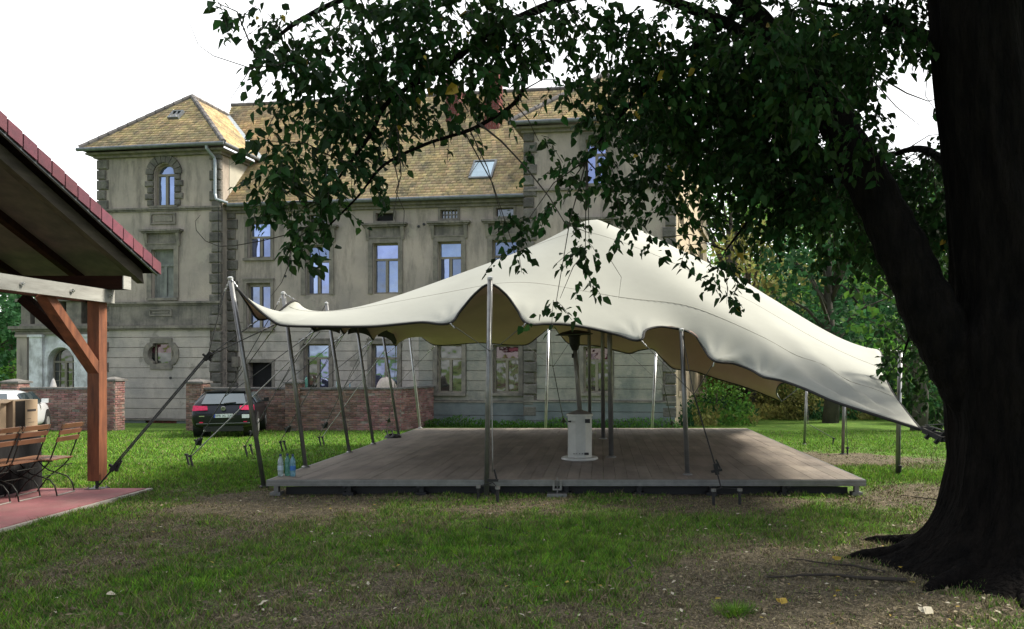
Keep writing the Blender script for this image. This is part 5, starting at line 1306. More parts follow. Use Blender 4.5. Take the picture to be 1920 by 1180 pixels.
    for it in range(900):
        for mk in masks:
            avg = (Z[2:, 1:-1] + Z[:-2, 1:-1] + Z[1:-1, 2:] + Z[1:-1, :-2]) / 4
            c = Z[1:-1, 1:-1]
            nw = c + om * (avg - c)
            if it % 300 == 299: nw = c + 1.0 * (avg - c)
            Z[1:-1, 1:-1] = np.where(mk, nw, c)
    P = Z
    # the cloth is stiffer than a soap film: cones under the two poles, ruled towards the boundary
    inner = np.minimum.reduce([np.arange(nu)[:, None] * np.ones(nv), (nu-1-np.arange(nu))[:, None] * np.ones(nv), np.arange(nv)[None] * np.ones((nu, 1)), (nv-1-np.arange(nv))[None] * np.ones((nu, 1))])
    ring = np.concatenate([Fr[:-1], Rt[:-1], Bk[::-1][:-1], Lf[::-1][:-1]])
    zr_ = ring[:, 2].copy(); ker = np.ones(31) / 31; zs_ = np.convolve(np.concatenate([zr_[-15:], zr_, zr_[:15]]), ker, 'valid')
    cones = []
    for (sel, c, d_), k1, k2 in zip(pk, (.56, .62), (.020, .020)):
        rb = ring[:, :2] - c[:2]; tb = np.arctan2(rb[:, 1], rb[:, 0]); db = np.hypot(rb[:, 0], rb[:, 1]); od = np.argsort(tb)
        q = P[..., :2] - c[:2]; th = np.arctan2(q[..., 1], q[..., 0]); d = np.hypot(q[..., 0], q[..., 1])
        dB = np.interp(th, tb[od], db[od], period=2*np.pi); zB = np.interp(th, tb[od], zs_[od], period=2*np.pi)
        f = np.clip(d / dB, 0, 1); ruled = c[2] + (zB - c[2]) * f - .5 * f * (1 - f)
        cones.append(np.minimum(c[2] - (k1 - .04) * d + k2 * d * d, ruled))
    # taut ridges from the pole tops to the far corner poles
    def ridge(a, b, k, sag):
        a = np.array(a); b = np.array(b); ab = (b - a)[:2]; L2 = (ab ** 2).sum(); q = P[..., :2] - a[:2]
        tr = (q @ ab) / L2; t = np.clip(tr, 0, 1); back_ = np.clip(-tr, 0, None) * math.sqrt(L2); d = np.linalg.norm(q - t[..., None] * ab, axis=-1)
        return a[2] + (b[2] - a[2]) * t - sag * 4 * t * (1 - t) - k * d - 1.2 * back_
    cones.append(ridge(pk[0][1], pk[1][1], .5, .06))
    RR = A(1645, 655, 11.3); rd = ridge(pk[1][1], RR, .38, .02)
    cz = np.maximum.reduce(cones); fade = np.clip(inner / 22, 0, 1); fade = fade*fade*(3-2*fade)
    e = .07; zz = P[..., 2]; sm = np.maximum(zz, cz) + e * np.exp(-np.abs(zz - cz) / e) * .5
    P[..., 2] = zz + (sm - zz) * fade
    f2 = np.clip(inner / 5, 0, 1); zz = P[..., 2]; zz += (np.maximum(zz, rd) - zz) * f2
    dpk = np.minimum(*[np.hypot(P[..., 0]-c[0], P[..., 1]-c[1]) for _, c, _ in pk]); ws = (np.clip((dpk - .25) / .8, 0, 1) * np.clip(inner / 10, 0, 1))[1:-1, 1:-1, None]
    for _ in range(110):
        avg = (P[2:, 1:-1] + P[:-2, 1:-1] + P[1:-1, 2:] + P[1:-1, :-2]) / 4; P[1:-1, 1:-1] += (avg - P[1:-1, 1:-1]) * ws
    for _ in range(14):
        zz = P[..., 2]; avg = (zz[2:, 1:-1] + zz[:-2, 1:-1] + zz[1:-1, 2:] + zz[1:-1, :-2]) / 4; zz[1:-1, 1:-1] = avg
    # tension creases running out from the low corner near the tree and from the tie points
    crease = np.zeros((nu, nv))
    tip = Fr[-1]
    rel = P - tip; dd = np.linalg.norm(rel, axis=-1); ang = np.arctan2(rel[..., 1], -rel[..., 0])
    crease += .060 * np.sin(ang * 24 + 1.2*np.sin(dd*1.7)) * np.clip(dd / 1.2, 0, 1) * np.exp(-(dd / 3.0) ** 2) * np.exp(-((ang - 1.15) / .30) ** 2) + .022 * np.sin(ang * 15 + 1) * np.clip(dd / 1.5, 0, 1) * np.exp(-(dd / 3.2) ** 2) * np.exp(-((ang - 1.35) / .4) ** 2)
    for q in ((843,605,9.5), (987,605,9.5), (1200,637,9.5), (1340,676,9.35), (1433,706,8.85), (525,608,9.7)):
        c = np.array(A(*q)); rel = P - c; d = np.linalg.norm(rel, axis=-1); a = np.arctan2(rel[..., 2], rel[..., 0])
        crease += .024 * np.sin(a * 8) * np.exp(-(d / .5) ** 2) * np.clip(d / .1, 0, 1)
    crease *= np.clip(inner / 2.5, 0, 1)
    P[..., 2] += crease
    V = P.reshape(-1, 3); i = (np.arange(nu-1)[:, None] * nv + np.arange(nv-1)).ravel()
    F = np.stack([i, i+nv, i+nv+1, i+1], -1)
    # fabric materials with sewn seams
    def fabric(name, c1, c2, tr):
        m = mat(name, c1, c2, 0.75, 0.9, 0.0015, 9, spec=0.2, translucent=tr)
        return m
    K['fabric_top'] = fabric('cream_stretch_fabric', (0.365, 0.372, 0.335), (0.325, 0.332, 0.30), 0.06)
    K['fabric_under'] = fabric('tan_fabric_underside', (0.50, 0.345, 0.285), (0.43, 0.30, 0.25), 0.10)
    o = mesh_np('canopy', V, F, ['fabric_top', 'fabric_under'], parent=TENT, smooth=True)
    s = o.modifiers.new('thickness', 'SOLIDIFY'); s.thickness = 0.012; s.offset = -1; s.material_offset = 1; s.material_offset_rim = 1
    # hem tape
    m = MB()
    for e in (Fr, Bk, Lf, Rt):
        idx = list(range(0, len(e), 1)); m.tube([Vector(e[k]) + Vector((0, 0, -.012)) for k in idx], .017, 6)
    m.build('hem', 'strap', TENT, smooth=True)
    # sewn seams: slim flat ribs following the cloth
    for jv in (14, 34, 58, 84, 104):
        pts = [Vector(P[k, jv]) + Vector((0, 0, .0005)) for k in range(1, nu - 1, 2)]
        MB().tube(pts, .0030, 4).build('seam', K['fabric_seam'], TENT)
    return P, Fr, Bk, Lf, Rt
K['fabric_seam'] = mat('seam_thread', (0.26, 0.25, 0.21), None, 0.8)
K['hem_flap'] = K['strap']
FULL = 0.12
P_, Fr_, Bk_, Lf_, Rt_ = tent()

def pole(base, top, r=.032, name='tent_pole', m='steel', cap=True):
    b, t = Vector(base), Vector(top); d = (t - b).normalized()
    o = MB().tube([b, t], r, 14).build(name, m, TENT, smooth=True)
    mb = MB(); mb.tube([t - d * .02, t + d * .01, t + d * .025], [r * 1.12, r * 1.15, r * .5], 14); mb.build('pole_cap', 'steel_bright', o)
    mb = MB(); mb.lathe([(r * 2.0, 0), (r * 2.0, .012), (r * 1.2, .03)], 16, c=tuple(b)); mb.build('pole_foot', 'black' if b.z < .1 else 'steel', o)
    return o
def hooks(o_pos, to, n=3):
    """small bright shackles between a pole top and the cloth"""
    a, b = Vector(o_pos), Vector(to); mb = MB()
    for k in range(n):
        p = a.lerp(b, (k + .2) / n); q = a.lerp(b, (k + .95) / n)
        mb.tube([p, p.lerp(q, .5) + Vector((0, 0, .012)), q], .010, 6)
    mb.build('shackle', 'steel_bright', TENT)
def on_stage(px, D): return Vector((X(px, D), D, SZ))
def on_ground(px, D): x = X(px, D); return Vector((x, D, gzf(x, D)))
P1 = (on_ground(495, 10.35), at(432, 522, 9.95)); pole(*P1)
P2 = (on_stage(573, 10.78), at(531, 550, 10.72)); pole(*P2, r=.030)
P3 = (on_stage(655, 12.60), at(612, 569, 12.45)); pole(*P3, r=.028)
P4 = (on_stage(700, 13.95), at(665, 584, 13.85)); pole(*P4, r=.028)
P5 = (on_stage(748, 15.70), at(712, 592, 15.6)); pole(*P5, r=.028)
P6 = (on_stage(788, 17.40), at(764, 596, 17.7)); pole(*P6, r=.030, m='steel_bright')  # brighter metal than its neighbours: sunlight on this pole put into the colour
F1 = (on_ground(912, 9.48), at(919, 522, 9.5)); pole(*F1, r=.034)
F2 = (on_stage(1289, 10.08), at(1278, 619, 10.05)); pole(*F2, r=.034)
B1 = (on_ground(1022, 17.75), at(1029, 606, 17.85)); pole(*B1, m='steel_bright')
B2 = (on_ground(1221, 17.8), at(1230, 662, 17.85)); pole(*B2, m='steel_bright')
C1 = (on_stage(1145, 12.0), at(1110, 408, 12.3)); 
C2 = (on_stage(1130, 14.9), at(1180, 432, 14.6))
pole(on_stage(1146, 12.0), Vector((X(1141, 12.1), 12.1, 3.72)), r=.042, name='centre_pole')
pole(on_stage(1131, 15.0), Vector((X(1129, 14.6), 14.6, 3.75)), r=.042, name='centre_pole')
pole(on_stage(1106, 16.2), Vector((X(1104, 15.4), 15.4, 3.15)), r=.038, name='centre_pole')
Rp1 = (on_ground(1683, 11.45), at(1688, 660, 11.5)); pole(*Rp1, r=.036)
Rp2 = (on_ground(1580, 14.6), at(1584, 712, 14.5)); pole(*Rp2, r=.032)
Rp3 = (on_ground(1508, 17.6), at(1513, 716, 17.6)); pole(*Rp3, r=.032)
hooks(P1[1], Fr_[0]); hooks(P2[1], Lf_[int(len(Lf_) * .17)] * 0 + np.array(at(552, 563, 10.72))); hooks(F1[1], at(919, 534, 9.62), 1); hooks(Rp1[1], at(1647, 655, 11.3))
hooks(P1[1] + Vector((-.01, 0, -.03)), P1[1] + Vector((-.09, .02, -.18)), 3); hooks(P2[1], P2[1] + Vector((-.1, .03, -.17)), 3)

def stake(p, lean=0.0, h=.20, m='black', head=False, az=0.0):
    p = Vector(p); t = p + Vector((math.cos(az) * lean, math.sin(az) * lean, h))
    o = MB().tube([p + (p - t) * .25, t], .019, 8).build('ground_stake', m, TENT)
    MB().tube([t - Vector((0, 0, .02)), t + Vector((0, 0, .012))], .032, 10).build('stake_head', 'steel' if head else 'strap', o)
    return t
def rope(pts, r=.008, m='rope', sag=.0, name='guy_rope'):
    out = []
    for a, b in zip(pts[:-1], pts[1:]):
        a, b = Vector(a), Vector(b)
        for k in range(8): f = k / 8; out.append(a.lerp(b, f) + Vector((0, 0, -sag * 4 * f * (1 - f))))
    out.append(Vector(pts[-1]))
    return MB().tube(out, r, 6).build(name, m, TENT, smooth=True)
def ratchet(p, d):
    p, d = Vector(p), Vector(d).normalized(); sd = d.cross(Vector((0, 1, 0))).normalized()
    MB().beam(p - d * .07, p + d * .07, .05, .05).beam(p - sd * .07 + d * .02, p + sd * .07 + d * .02, .035, .03).beam(p + sd * .02 - d * .12, p + sd * .05 + d * .0, .03, .02).build('ratchet', 'strap', TENT)
# corner P1: junction and strap to the pavilion post
J = at(390, 668, 10.15); Lc = at(485, 600, 10.35); Fc = at(520, 607, 9.72); pb = Vector((-6.88, 9.93, .10))
rope([P1[1] + Vector((-.09, .02, -.18)), J]); rope([Lc, J]); rope([Fc, J]); hooks(Lc, Lc.lerp(J, .22), 2); hooks(Fc, Fc.lerp(J, .22), 2)
off = Vector((0, .0, .035)); d_ = (pb - J); r1 = J + d_ * .86
rope([J, r1], .010); rope([J + off, r1 + off], .010); rope([r1, pb], .012, 'strap'); ratchet(r1, d_); ratchet(J, d_)
# left row of guy ropes
stakes = {}
for nm, pts in {'s1': ((362, 876, 12.3), (355, 873, 12.5)), 's2': ((464, 850, 14.1), (474, 846, 14.4)), 's3': ((530, 838, 15.3), (537, 836, 15.5)), 's4': ((602, 826, 17.0), (608, 824, 17.2)), 's5': ((728, 808, 20.5), (738, 806, 20.7))}.items():
    tops = []
    for (px, py, D) in pts:
        g = on_ground(px, D); tops.append(stake(g, -.05, .21, az=0))
    stakes[nm] = tops
lows = [at(590, 621, 11.65), at(645, 627, 13.25), at(700, 638, 14.9), at(742, 650, 16.7)]
plt = [P2[1] + Vector((-.1, .03, -.17)), P3[1], P4[1], P5[1], P6[1]]
def vee(low1, low2, top, st):
    j = (Vector(low1) + Vector(low2)) / 2 * .55 + Vector(st) * .45
    j = Vector(st).lerp(Vector(top), .42)
    rope([top, j], .006); rope([low1, j], .006); rope([low2, j], .006); rope([j, st], .008); ratchet(j.lerp(Vector(st), .75), Vector(st) - j); hooks(Vector(low1), Vector(low1).lerp(j, .18), 2); hooks(Vector(low2), Vector(low2).lerp(j, .18), 2)
vee(Fc, lows[0], plt[0], stakes['s1'][0]); vee(lows[0], lows[1], plt[1], stakes['s2'][0]); vee(lows[1], lows[2], plt[2], stakes['s3'][0]); vee(lows[2], lows[3], plt[3], stakes['s4'][0]); 
vee(lows[3], at(816, 648, 17.8), plt[4], stakes['s5'][0])
# pale straps: bright lines across the dark ropes
rope([at(600, 622, 11.8), stakes['s1'][0] + Vector((0, 0, -.03))], .010, 'strap_pale', name='pale_strap')
rope([at(722, 655, 15.5), at(640, 770, 16.6), stakes['s4'][1]], .008, 'strap_pale', name='pale_strap')
# front pole: bridle and stakes
T1 = stake(on_ground(897, 9.30), 0, .185, head=True); T2 = stake(on_ground(933, 9.22), 0, .185, head=True)
jf = at(921, 660, 9.45); rope([at(843, 606, 9.5), jf], .005); rope([at(987, 606, 9.5), jf], .005); hooks(at(843, 606, 9.5), at(852, 616, 9.49), 2); hooks(at(987, 606, 9.5), at(978, 616, 9.49), 2)
rope([at(921, 540, 9.45), jf, at(924, 885, 9.35)], .007, 'steel'); ratchet(at(924, 898, 9.33), (0, 0, -1)); rope([at(924, 905, 9.33), T1], .007, 'strap'); rope([at(924, 905, 9.33), T2], .007, 'strap')
# second front pole
T3 = stake(on_ground(1338, 9.02), 0, .19, head=True); T4 = stake(on_ground(1387, 9.05), 0, .19, head=True)
js = at(1301, 740, 9.75); rope([F2[1], js], .006); rope([at(1202, 639, 9.5), js], .005); rope([at(1340, 678, 9.35), js], .005); hooks(at(1340, 678, 9.35), at(1337, 688, 9.36), 1); hooks(at(1202, 639, 9.5), at(1212, 650, 9.52), 2)
rr = at(1343, 880, 9.25); rope([js, rr], .010, 'strap'); ratchet(rr, (.2, 0, -1)); rj = at(1352, 915, 9.1); rope([rr, rj], .010, 'strap'); rope([rj, T3], .007, 'strap'); rope([rj, T4], .007, 'strap')
# back poles
for (px, top, l1, l2, jj, spx, D) in ((1058, B1[1], (986, 648, 17.8), (1066, 645, 17.8), (1037, 688, 18.6), (1056, 1064), 19.9), (1262, B2[1], (1180, 664, 17.8), (1262, 692, 17.8), (1245, 725, 18.6), (1252, 1272), 20.4)):
    s1 = stake(on_ground(spx[0], D), 0, .14); s2 = stake(on_ground(spx[1], D), 0, .14); j = at(*jj)
    rope([top, j], .006); rope([at(*l1), j], .006); rope([at(*l2), j], .006); e = Vector(s1).lerp(Vector(s2), .5) + Vector((0, 0, .12)); rope([j, e], .012, 'strap'); rope([e, s1], .008, 'strap'); rope([e, s2], .008, 'strap'); ratchet(j.lerp(e, .85), e - j)
# right side
s = stake(on_ground(1561, 17.3), .03, .17); rope([Rp3[1], at(1515, 795, 17.5), s], .007); rope([at(1466, 753, 17.5), Rp3[1]], .007)
s = stake(on_ground(1589, 14.6), .0, .14); rope([Rp2[1], s], .006); s = stake(on_ground(1688, 11.4), 0, .15); rope([Rp1[1], s], .006)
# low corner lashed to the tree
tipv = at(1725, 803, 7.15); tw = at(1784, 832, 6.75)
rope([tipv, tw], .016, 'strap'); rope([tipv + Vector((.05, 0, .03)), at(1784, 812, 6.75)], .007, 'rope'); rope([tipv + Vector((.05, 0, .03)), at(1780, 795, 6.8)], .006, 'rope'); ratchet(tipv.lerp(tw, .6), tw - tipv); ratchet(tipv.lerp(tw, .3), tw - tipv)
# corner hem flaps hanging where the poles pass along the left edge
m = MB()
for (a, b) in (((588, 606, 11.55), (636, 610, 12.9)), ((652, 612, 13.4), (694, 618, 14.7)), ((708, 618, 15.1), (742, 634, 16.5))):
    pa, pb_ = at(*a), at(*b); n = 12; vs = []
    for k in range(n + 1):
        f = k / n; p = pa.lerp(pb_, f); h = .13 + .07 * abs(2 * f - 1) ** 2; vs += [p + Vector((.02, 0, .05)), p + Vector((0, 0, -h * .75))]
    m.add(vs, [(2*k, 2*k+1, 2*k+3, 2*k+2) for k in range(n)])
    m.add([v + Vector((.012, 0, 0)) for v in vs], [(2*k, 2*k+2, 2*k+3, 2*k+1) for k in range(n)])
m.build('edge_flap', 'strap', TENT, recalc=False)

# ------------------------------------------------------------------ leaves and trees
def leaf_arrays(pos, tipdir, nrm, size, width=0.62, fold=0.18, curl=0.12):
    """six-cornered folded leaves; returns vertices and quads"""
    n = len(pos); t = tipdir / np.linalg.norm(tipdir, axis=1, keepdims=True)
    s = np.cross(t, nrm); s /= np.linalg.norm(s, axis=1, keepdims=True) + 1e-9; nn = np.cross(s, t)
    L = size[:, None]; w = (size * width / 2)[:, None]
    b = pos; l1 = pos + t*L*.30 - s*w + nn*w*fold*2; r1 = pos + t*L*.30 + s*w + nn*w*fold*2
    l2 = pos + t*L*.66 - s*w*.72 + nn*w*fold - nn*L*curl*.4; r2 = pos + t*L*.66 + s*w*.72 + nn*w*fold - nn*L*curl*.4
    tip = pos + t*L - nn*L*curl
    V = np.stack([b, r1, r2, tip, l2, l1], 1).reshape(-1, 3); k = np.arange(n)[:, None] * 6
    F = np.concatenate([k + np.array([[0, 1, 2, 3]]), k + np.array([[0, 3, 4, 5]])], 0)
    return V, F
def quad_leaves(pos, tipdir, nrm, size, width=.6):
    t = tipdir / np.linalg.norm(tipdir, axis=1, keepdims=True); s = np.cross(t, nrm); s /= np.linalg.norm(s, axis=1, keepdims=True) + 1e-9
    L = size[:, None]; w = L * width / 2
    V = np.stack([pos, pos + t*L*.45 + s*w, pos + t*L, pos + t*L*.45 - s*w], 1).reshape(-1, 3)
    return V, np.arange(len(V)).reshape(-1, 4)
def rdir(n): d = RNG.normal(size=(n, 3)); return d / np.linalg.norm(d, axis=1, keepdims=True)

def far_tree(px, D, h, r, key, label, name='tree', cat='tree', crown0=0.3, leaf=.26, dens=1.0, trunk_r=.18, group='trees behind the lawn', lean=0.0, world=None):
    x = X(px, D) if world is None else world; z0 = gzf(x, D)
    t = empty(name, (x, D, z0), 0, label, cat, group)
    zc0 = z0 + h * crown0; m = MB(); top = Vector((x + lean, D, z0 + h * .82))
    pts = [Vector((x, D, z0 - .1)), Vector((x + .05*r, D, z0 + h*.2)), Vector((x + lean*.5 - .04*r, D, z0 + h*.5)), top]
    m.tube(pts, [trunk_r * 1.35, trunk_r, trunk_r * .7, trunk_r * .2], 9)
    k = int(11 + r * 2); cl = []
    for i in range(k):
        a = random.uniform(0, 2*math.pi); f = random.uniform(.0, 1) ; zz = zc0 + (z0 + h - zc0) * (f * .92 + .04)
        rr = r * (1 - abs(f - .42) ** 1.7 * 1.5) * random.uniform(.45, .95); rr = max(rr, .15 * r)
        c = Vector((x + lean * f + math.cos(a) * rr, D + math.sin(a) * rr, zz)); q = r * random.uniform(.26, .46); cl.append((c, q))
        st = Vector((x + lean*f*.4, D, z0 + h * (crown0 + (f * .5)) * .8)); mid = st.lerp(c, .5) + Vector((0, 0, .1*r))
        m.tube([st, mid, c], [trunk_r*.35, trunk_r*.22, trunk_r*.07], 5)
    m.build('trunk', 'bark_far', t, smooth=True)
    P, T, Nn, S = [], [], [], []
    for c, q in cl:
        n = int(dens * 340 * (q / (leaf * 5)) ** 2); d = rdir(n); rad = q * RNG.uniform(.25, 1.0, n) ** .45 * (1 + .25*np.sin(d[:, 0]*5 + d[:, 2]*4))
        p = np.array(tuple(c)) + d * rad[:, None] * np.array([1.15, 1.15, .75]); P.append(p); dd = d * .5 + rdir(n); dd[:, 2] -= .35; T.append(dd); nn = rdir(n); nn[:, 2] = np.abs(nn[:, 2]) + .5; Nn.append(nn); S.append(leaf * RNG.uniform(.6, 1.3, n))
    V, F = quad_leaves(np.concatenate(P), np.concatenate(T), np.concatenate(Nn), np.concatenate(S), .7)
    mesh_np('crown', V, F, [key], parent=t)
    return t
BT = [
 (1372, 36, 13.0, 3.6, 'leaf_bg', 'slim tree with mid green leaves just right of the house flank'),
 (1470, 52, 15.5, 5.0, 'leaf_bg_l', 'tall pale green tree with sky gaps behind the tent slope'),
 (1405, 31, 8.0, 2.6, 'leaf_olive', 'small yellowing tree whose dark trunk shows under the tent corner'),
 (1570, 38, 10.0, 4.2, 'leaf_bg_d', 'dark blue-green tree behind the middle of the tent slope'),
 (1640, 33, 8.6, 3.4, 'leaf_bg_d', 'dark bushy tree behind the pale end of the tent'),
 (1557, 27.5, 9.2, 2.6, 'leaf_bg_d', 'tree with a stout grey trunk at the edge of the bright lawn'),
 (1722, 24, 6.6, 2.3, 'leaf_bg', 'low leafy tree between the tent tip and the big trunk'),
 (1620, 62, 19.0, 6.0, 'leaf_bg_l', 'tallest pale tree far behind the dark bushy ones'),
 (1735, 44, 14.0, 4.6, 'leaf_bg', 'broad mid green tree beside the big trunk'),
 (1840, 34, 12.0, 4.5, 'leaf_bg_d', 'dark tree hidden behind the big foreground trunk'),
 (1320, 60, 12.0, 4.0, 'leaf_bg_l', 'pale tree showing over the far corner of the house'),
]
for (px, D, h, r, key, lb) in BT:
    far_tree(px, D, h, r, key, lb, leaf=.20 + D * .0022, trunk_r=.14 + h * .011, crown0=.22 if D > 30 else .30, dens=.75)
far_tree(-30, 38, 7.8, 3.2, 'leaf_bg_d', 'dark tree at the left edge beyond the loggia', group='trees left of the loggia', dens=1.4)
far_tree(22, 42, 6.6, 2.4, 'leaf_bg', 'lower green tree touching the loggia corner', group='trees left of the loggia', crown0=.1, dens=1.4)
far_tree(-140, 33, 8.0, 3.4, 'leaf_bg_d', 'dark tree beyond the left wall, outside the pavilion', group='trees left of the loggia', crown0=.1)
bl = [(1345, 27.5, 1.5, 1.1, 'leaf_bg', 'low green shrub against the house flank'), (1385, 31, 2.4, 1.5, 'leaf_olive', 'straw coloured bush right of the house flank'), (1440, 32, 2.0, 1.6, 'leaf_bg', 'rounded green bush below the tent tip'),
      (1485, 30, 1.6, 1.3, 'leaf_olive', 'yellowish low bush left of the grey trunk'), (1530, 34, 2.6, 1.8, 'leaf_bg_d', 'dark bush beside the grey trunk'), (1612, 36, 2.2, 1.8, 'leaf_olive', 'pale dry bush right of the grey trunk'),
      (1675, 31, 2.4, 1.7, 'leaf_bg_d', 'dark low bush under the tent tip'), (1740, 29, 2.2, 1.6, 'leaf_bg', 'green bush right beside the big trunk'), (1330, 36, 3.4, 1.8, 'leaf_bg_l', 'light green bush beyond the house corner'), (1800, 27, 2.6, 1.8, 'leaf_bg_d', 'dark bush hidden by the big trunk')]
for (px, D, h, r, key, lb) in bl:
    far_tree(px, D, h, r, key, lb, name='bush', cat='bush', crown0=.05, leaf=.14, trunk_r=.04, group='bushes along the lawn edge', dens=.8)
# far wood
def wood():
    n = 9000; px = RNG.uniform(1250, 2100, n); D = RNG.uniform(75, 95, n); h = 9 + 6 * fbm(px / 60, px * 0, 1.2, 5); z = RNG.uniform(0, 1, n) * h
    P = np.stack([(px - CX) / FPX * D, D, z - .4], -1); V, F = quad_leaves(P, rdir(n), rdir(n), RNG.uniform(.6, 1.2, n), .8)
    o = mesh_np('far_wood', V, F, ['leaf_bg_l'], kind='stuff'); setp(o, 'pale far wood closing the view behind the lawn trees', 'wood')
    n = 7000; px = RNG.uniform(-500, 120, n); D = RNG.uniform(60, 80, n); h = 5.5 + 2 * fbm(px / 60, px * 0, 1.2, 5); z = RNG.uniform(0, 1, n) * h
    P = np.stack([(px - CX) / FPX * D, D, z - .4], -1); V, F = quad_leaves(P, rdir(n), rdir(n), RNG.uniform(.6, 1.2, n), .8)
    o = mesh_np('far_wood', V, F, ['leaf_bg_d'], kind='stuff'); setp(o, 'dark far wood at the left, seen under the pavilion beam', 'wood')
wood()
# undergrowth along the lawn edge and weeds by the house
def undergrowth():
    n = 26000; px = RNG.uniform(1262, 1900, n); D = 25.5 + RNG.uniform(0, 1, n) * 9 + (px > 1420) * 3; x = (px - CX) / FPX * D
    z = gz(x, D) + RNG.uniform(0, 1, n) ** 1.6 * (.20 + .9 * vnoise(x, D, 1.4, 4))
    d = rdir(n); d[:, 2] = np.abs(d[:, 2]) + .4; V, F = quad_leaves(np.stack([x, D, z], -1), d, rdir(n), RNG.uniform(.10, .24, n), .45)
    o = mesh_np('undergrowth', V, F, ['leaf_bg', 'leaf_olive', 'leaf_bg_d'], midx=(vnoise(x, D, 2.2, 6) * 3).astype(int).clip(0, 2), kind='stuff'); setp(o, 'tangled weeds and undergrowth along the edge of the lawn', 'undergrowth')
    n = 9000; u = RNG.uniform(0, 17, n); q = RNG.uniform(-.45, -.02, n); pw = np.array([(HB.M @ Vector((a, b, 0)))[:] for a, b in zip(u, q)])
    z = gz(pw[:, 0], pw[:, 1]) + RNG.uniform(0, 1, n) ** 2 * .32 * (.4 + vnoise(u, q, .7, 2)); pw[:, 2] = z; d = rdir(n); d[:, 2] = np.abs(d[:, 2]) + .6
    V, F = quad_leaves(pw, d, rdir(n), RNG.uniform(.05, .13, n), .4); o = mesh_np('weeds', V, F, ['leaf_bg'], kind='stuff'); setp(o, 'weeds growing along the foot of the house wall', 'weeds')
undergrowth()

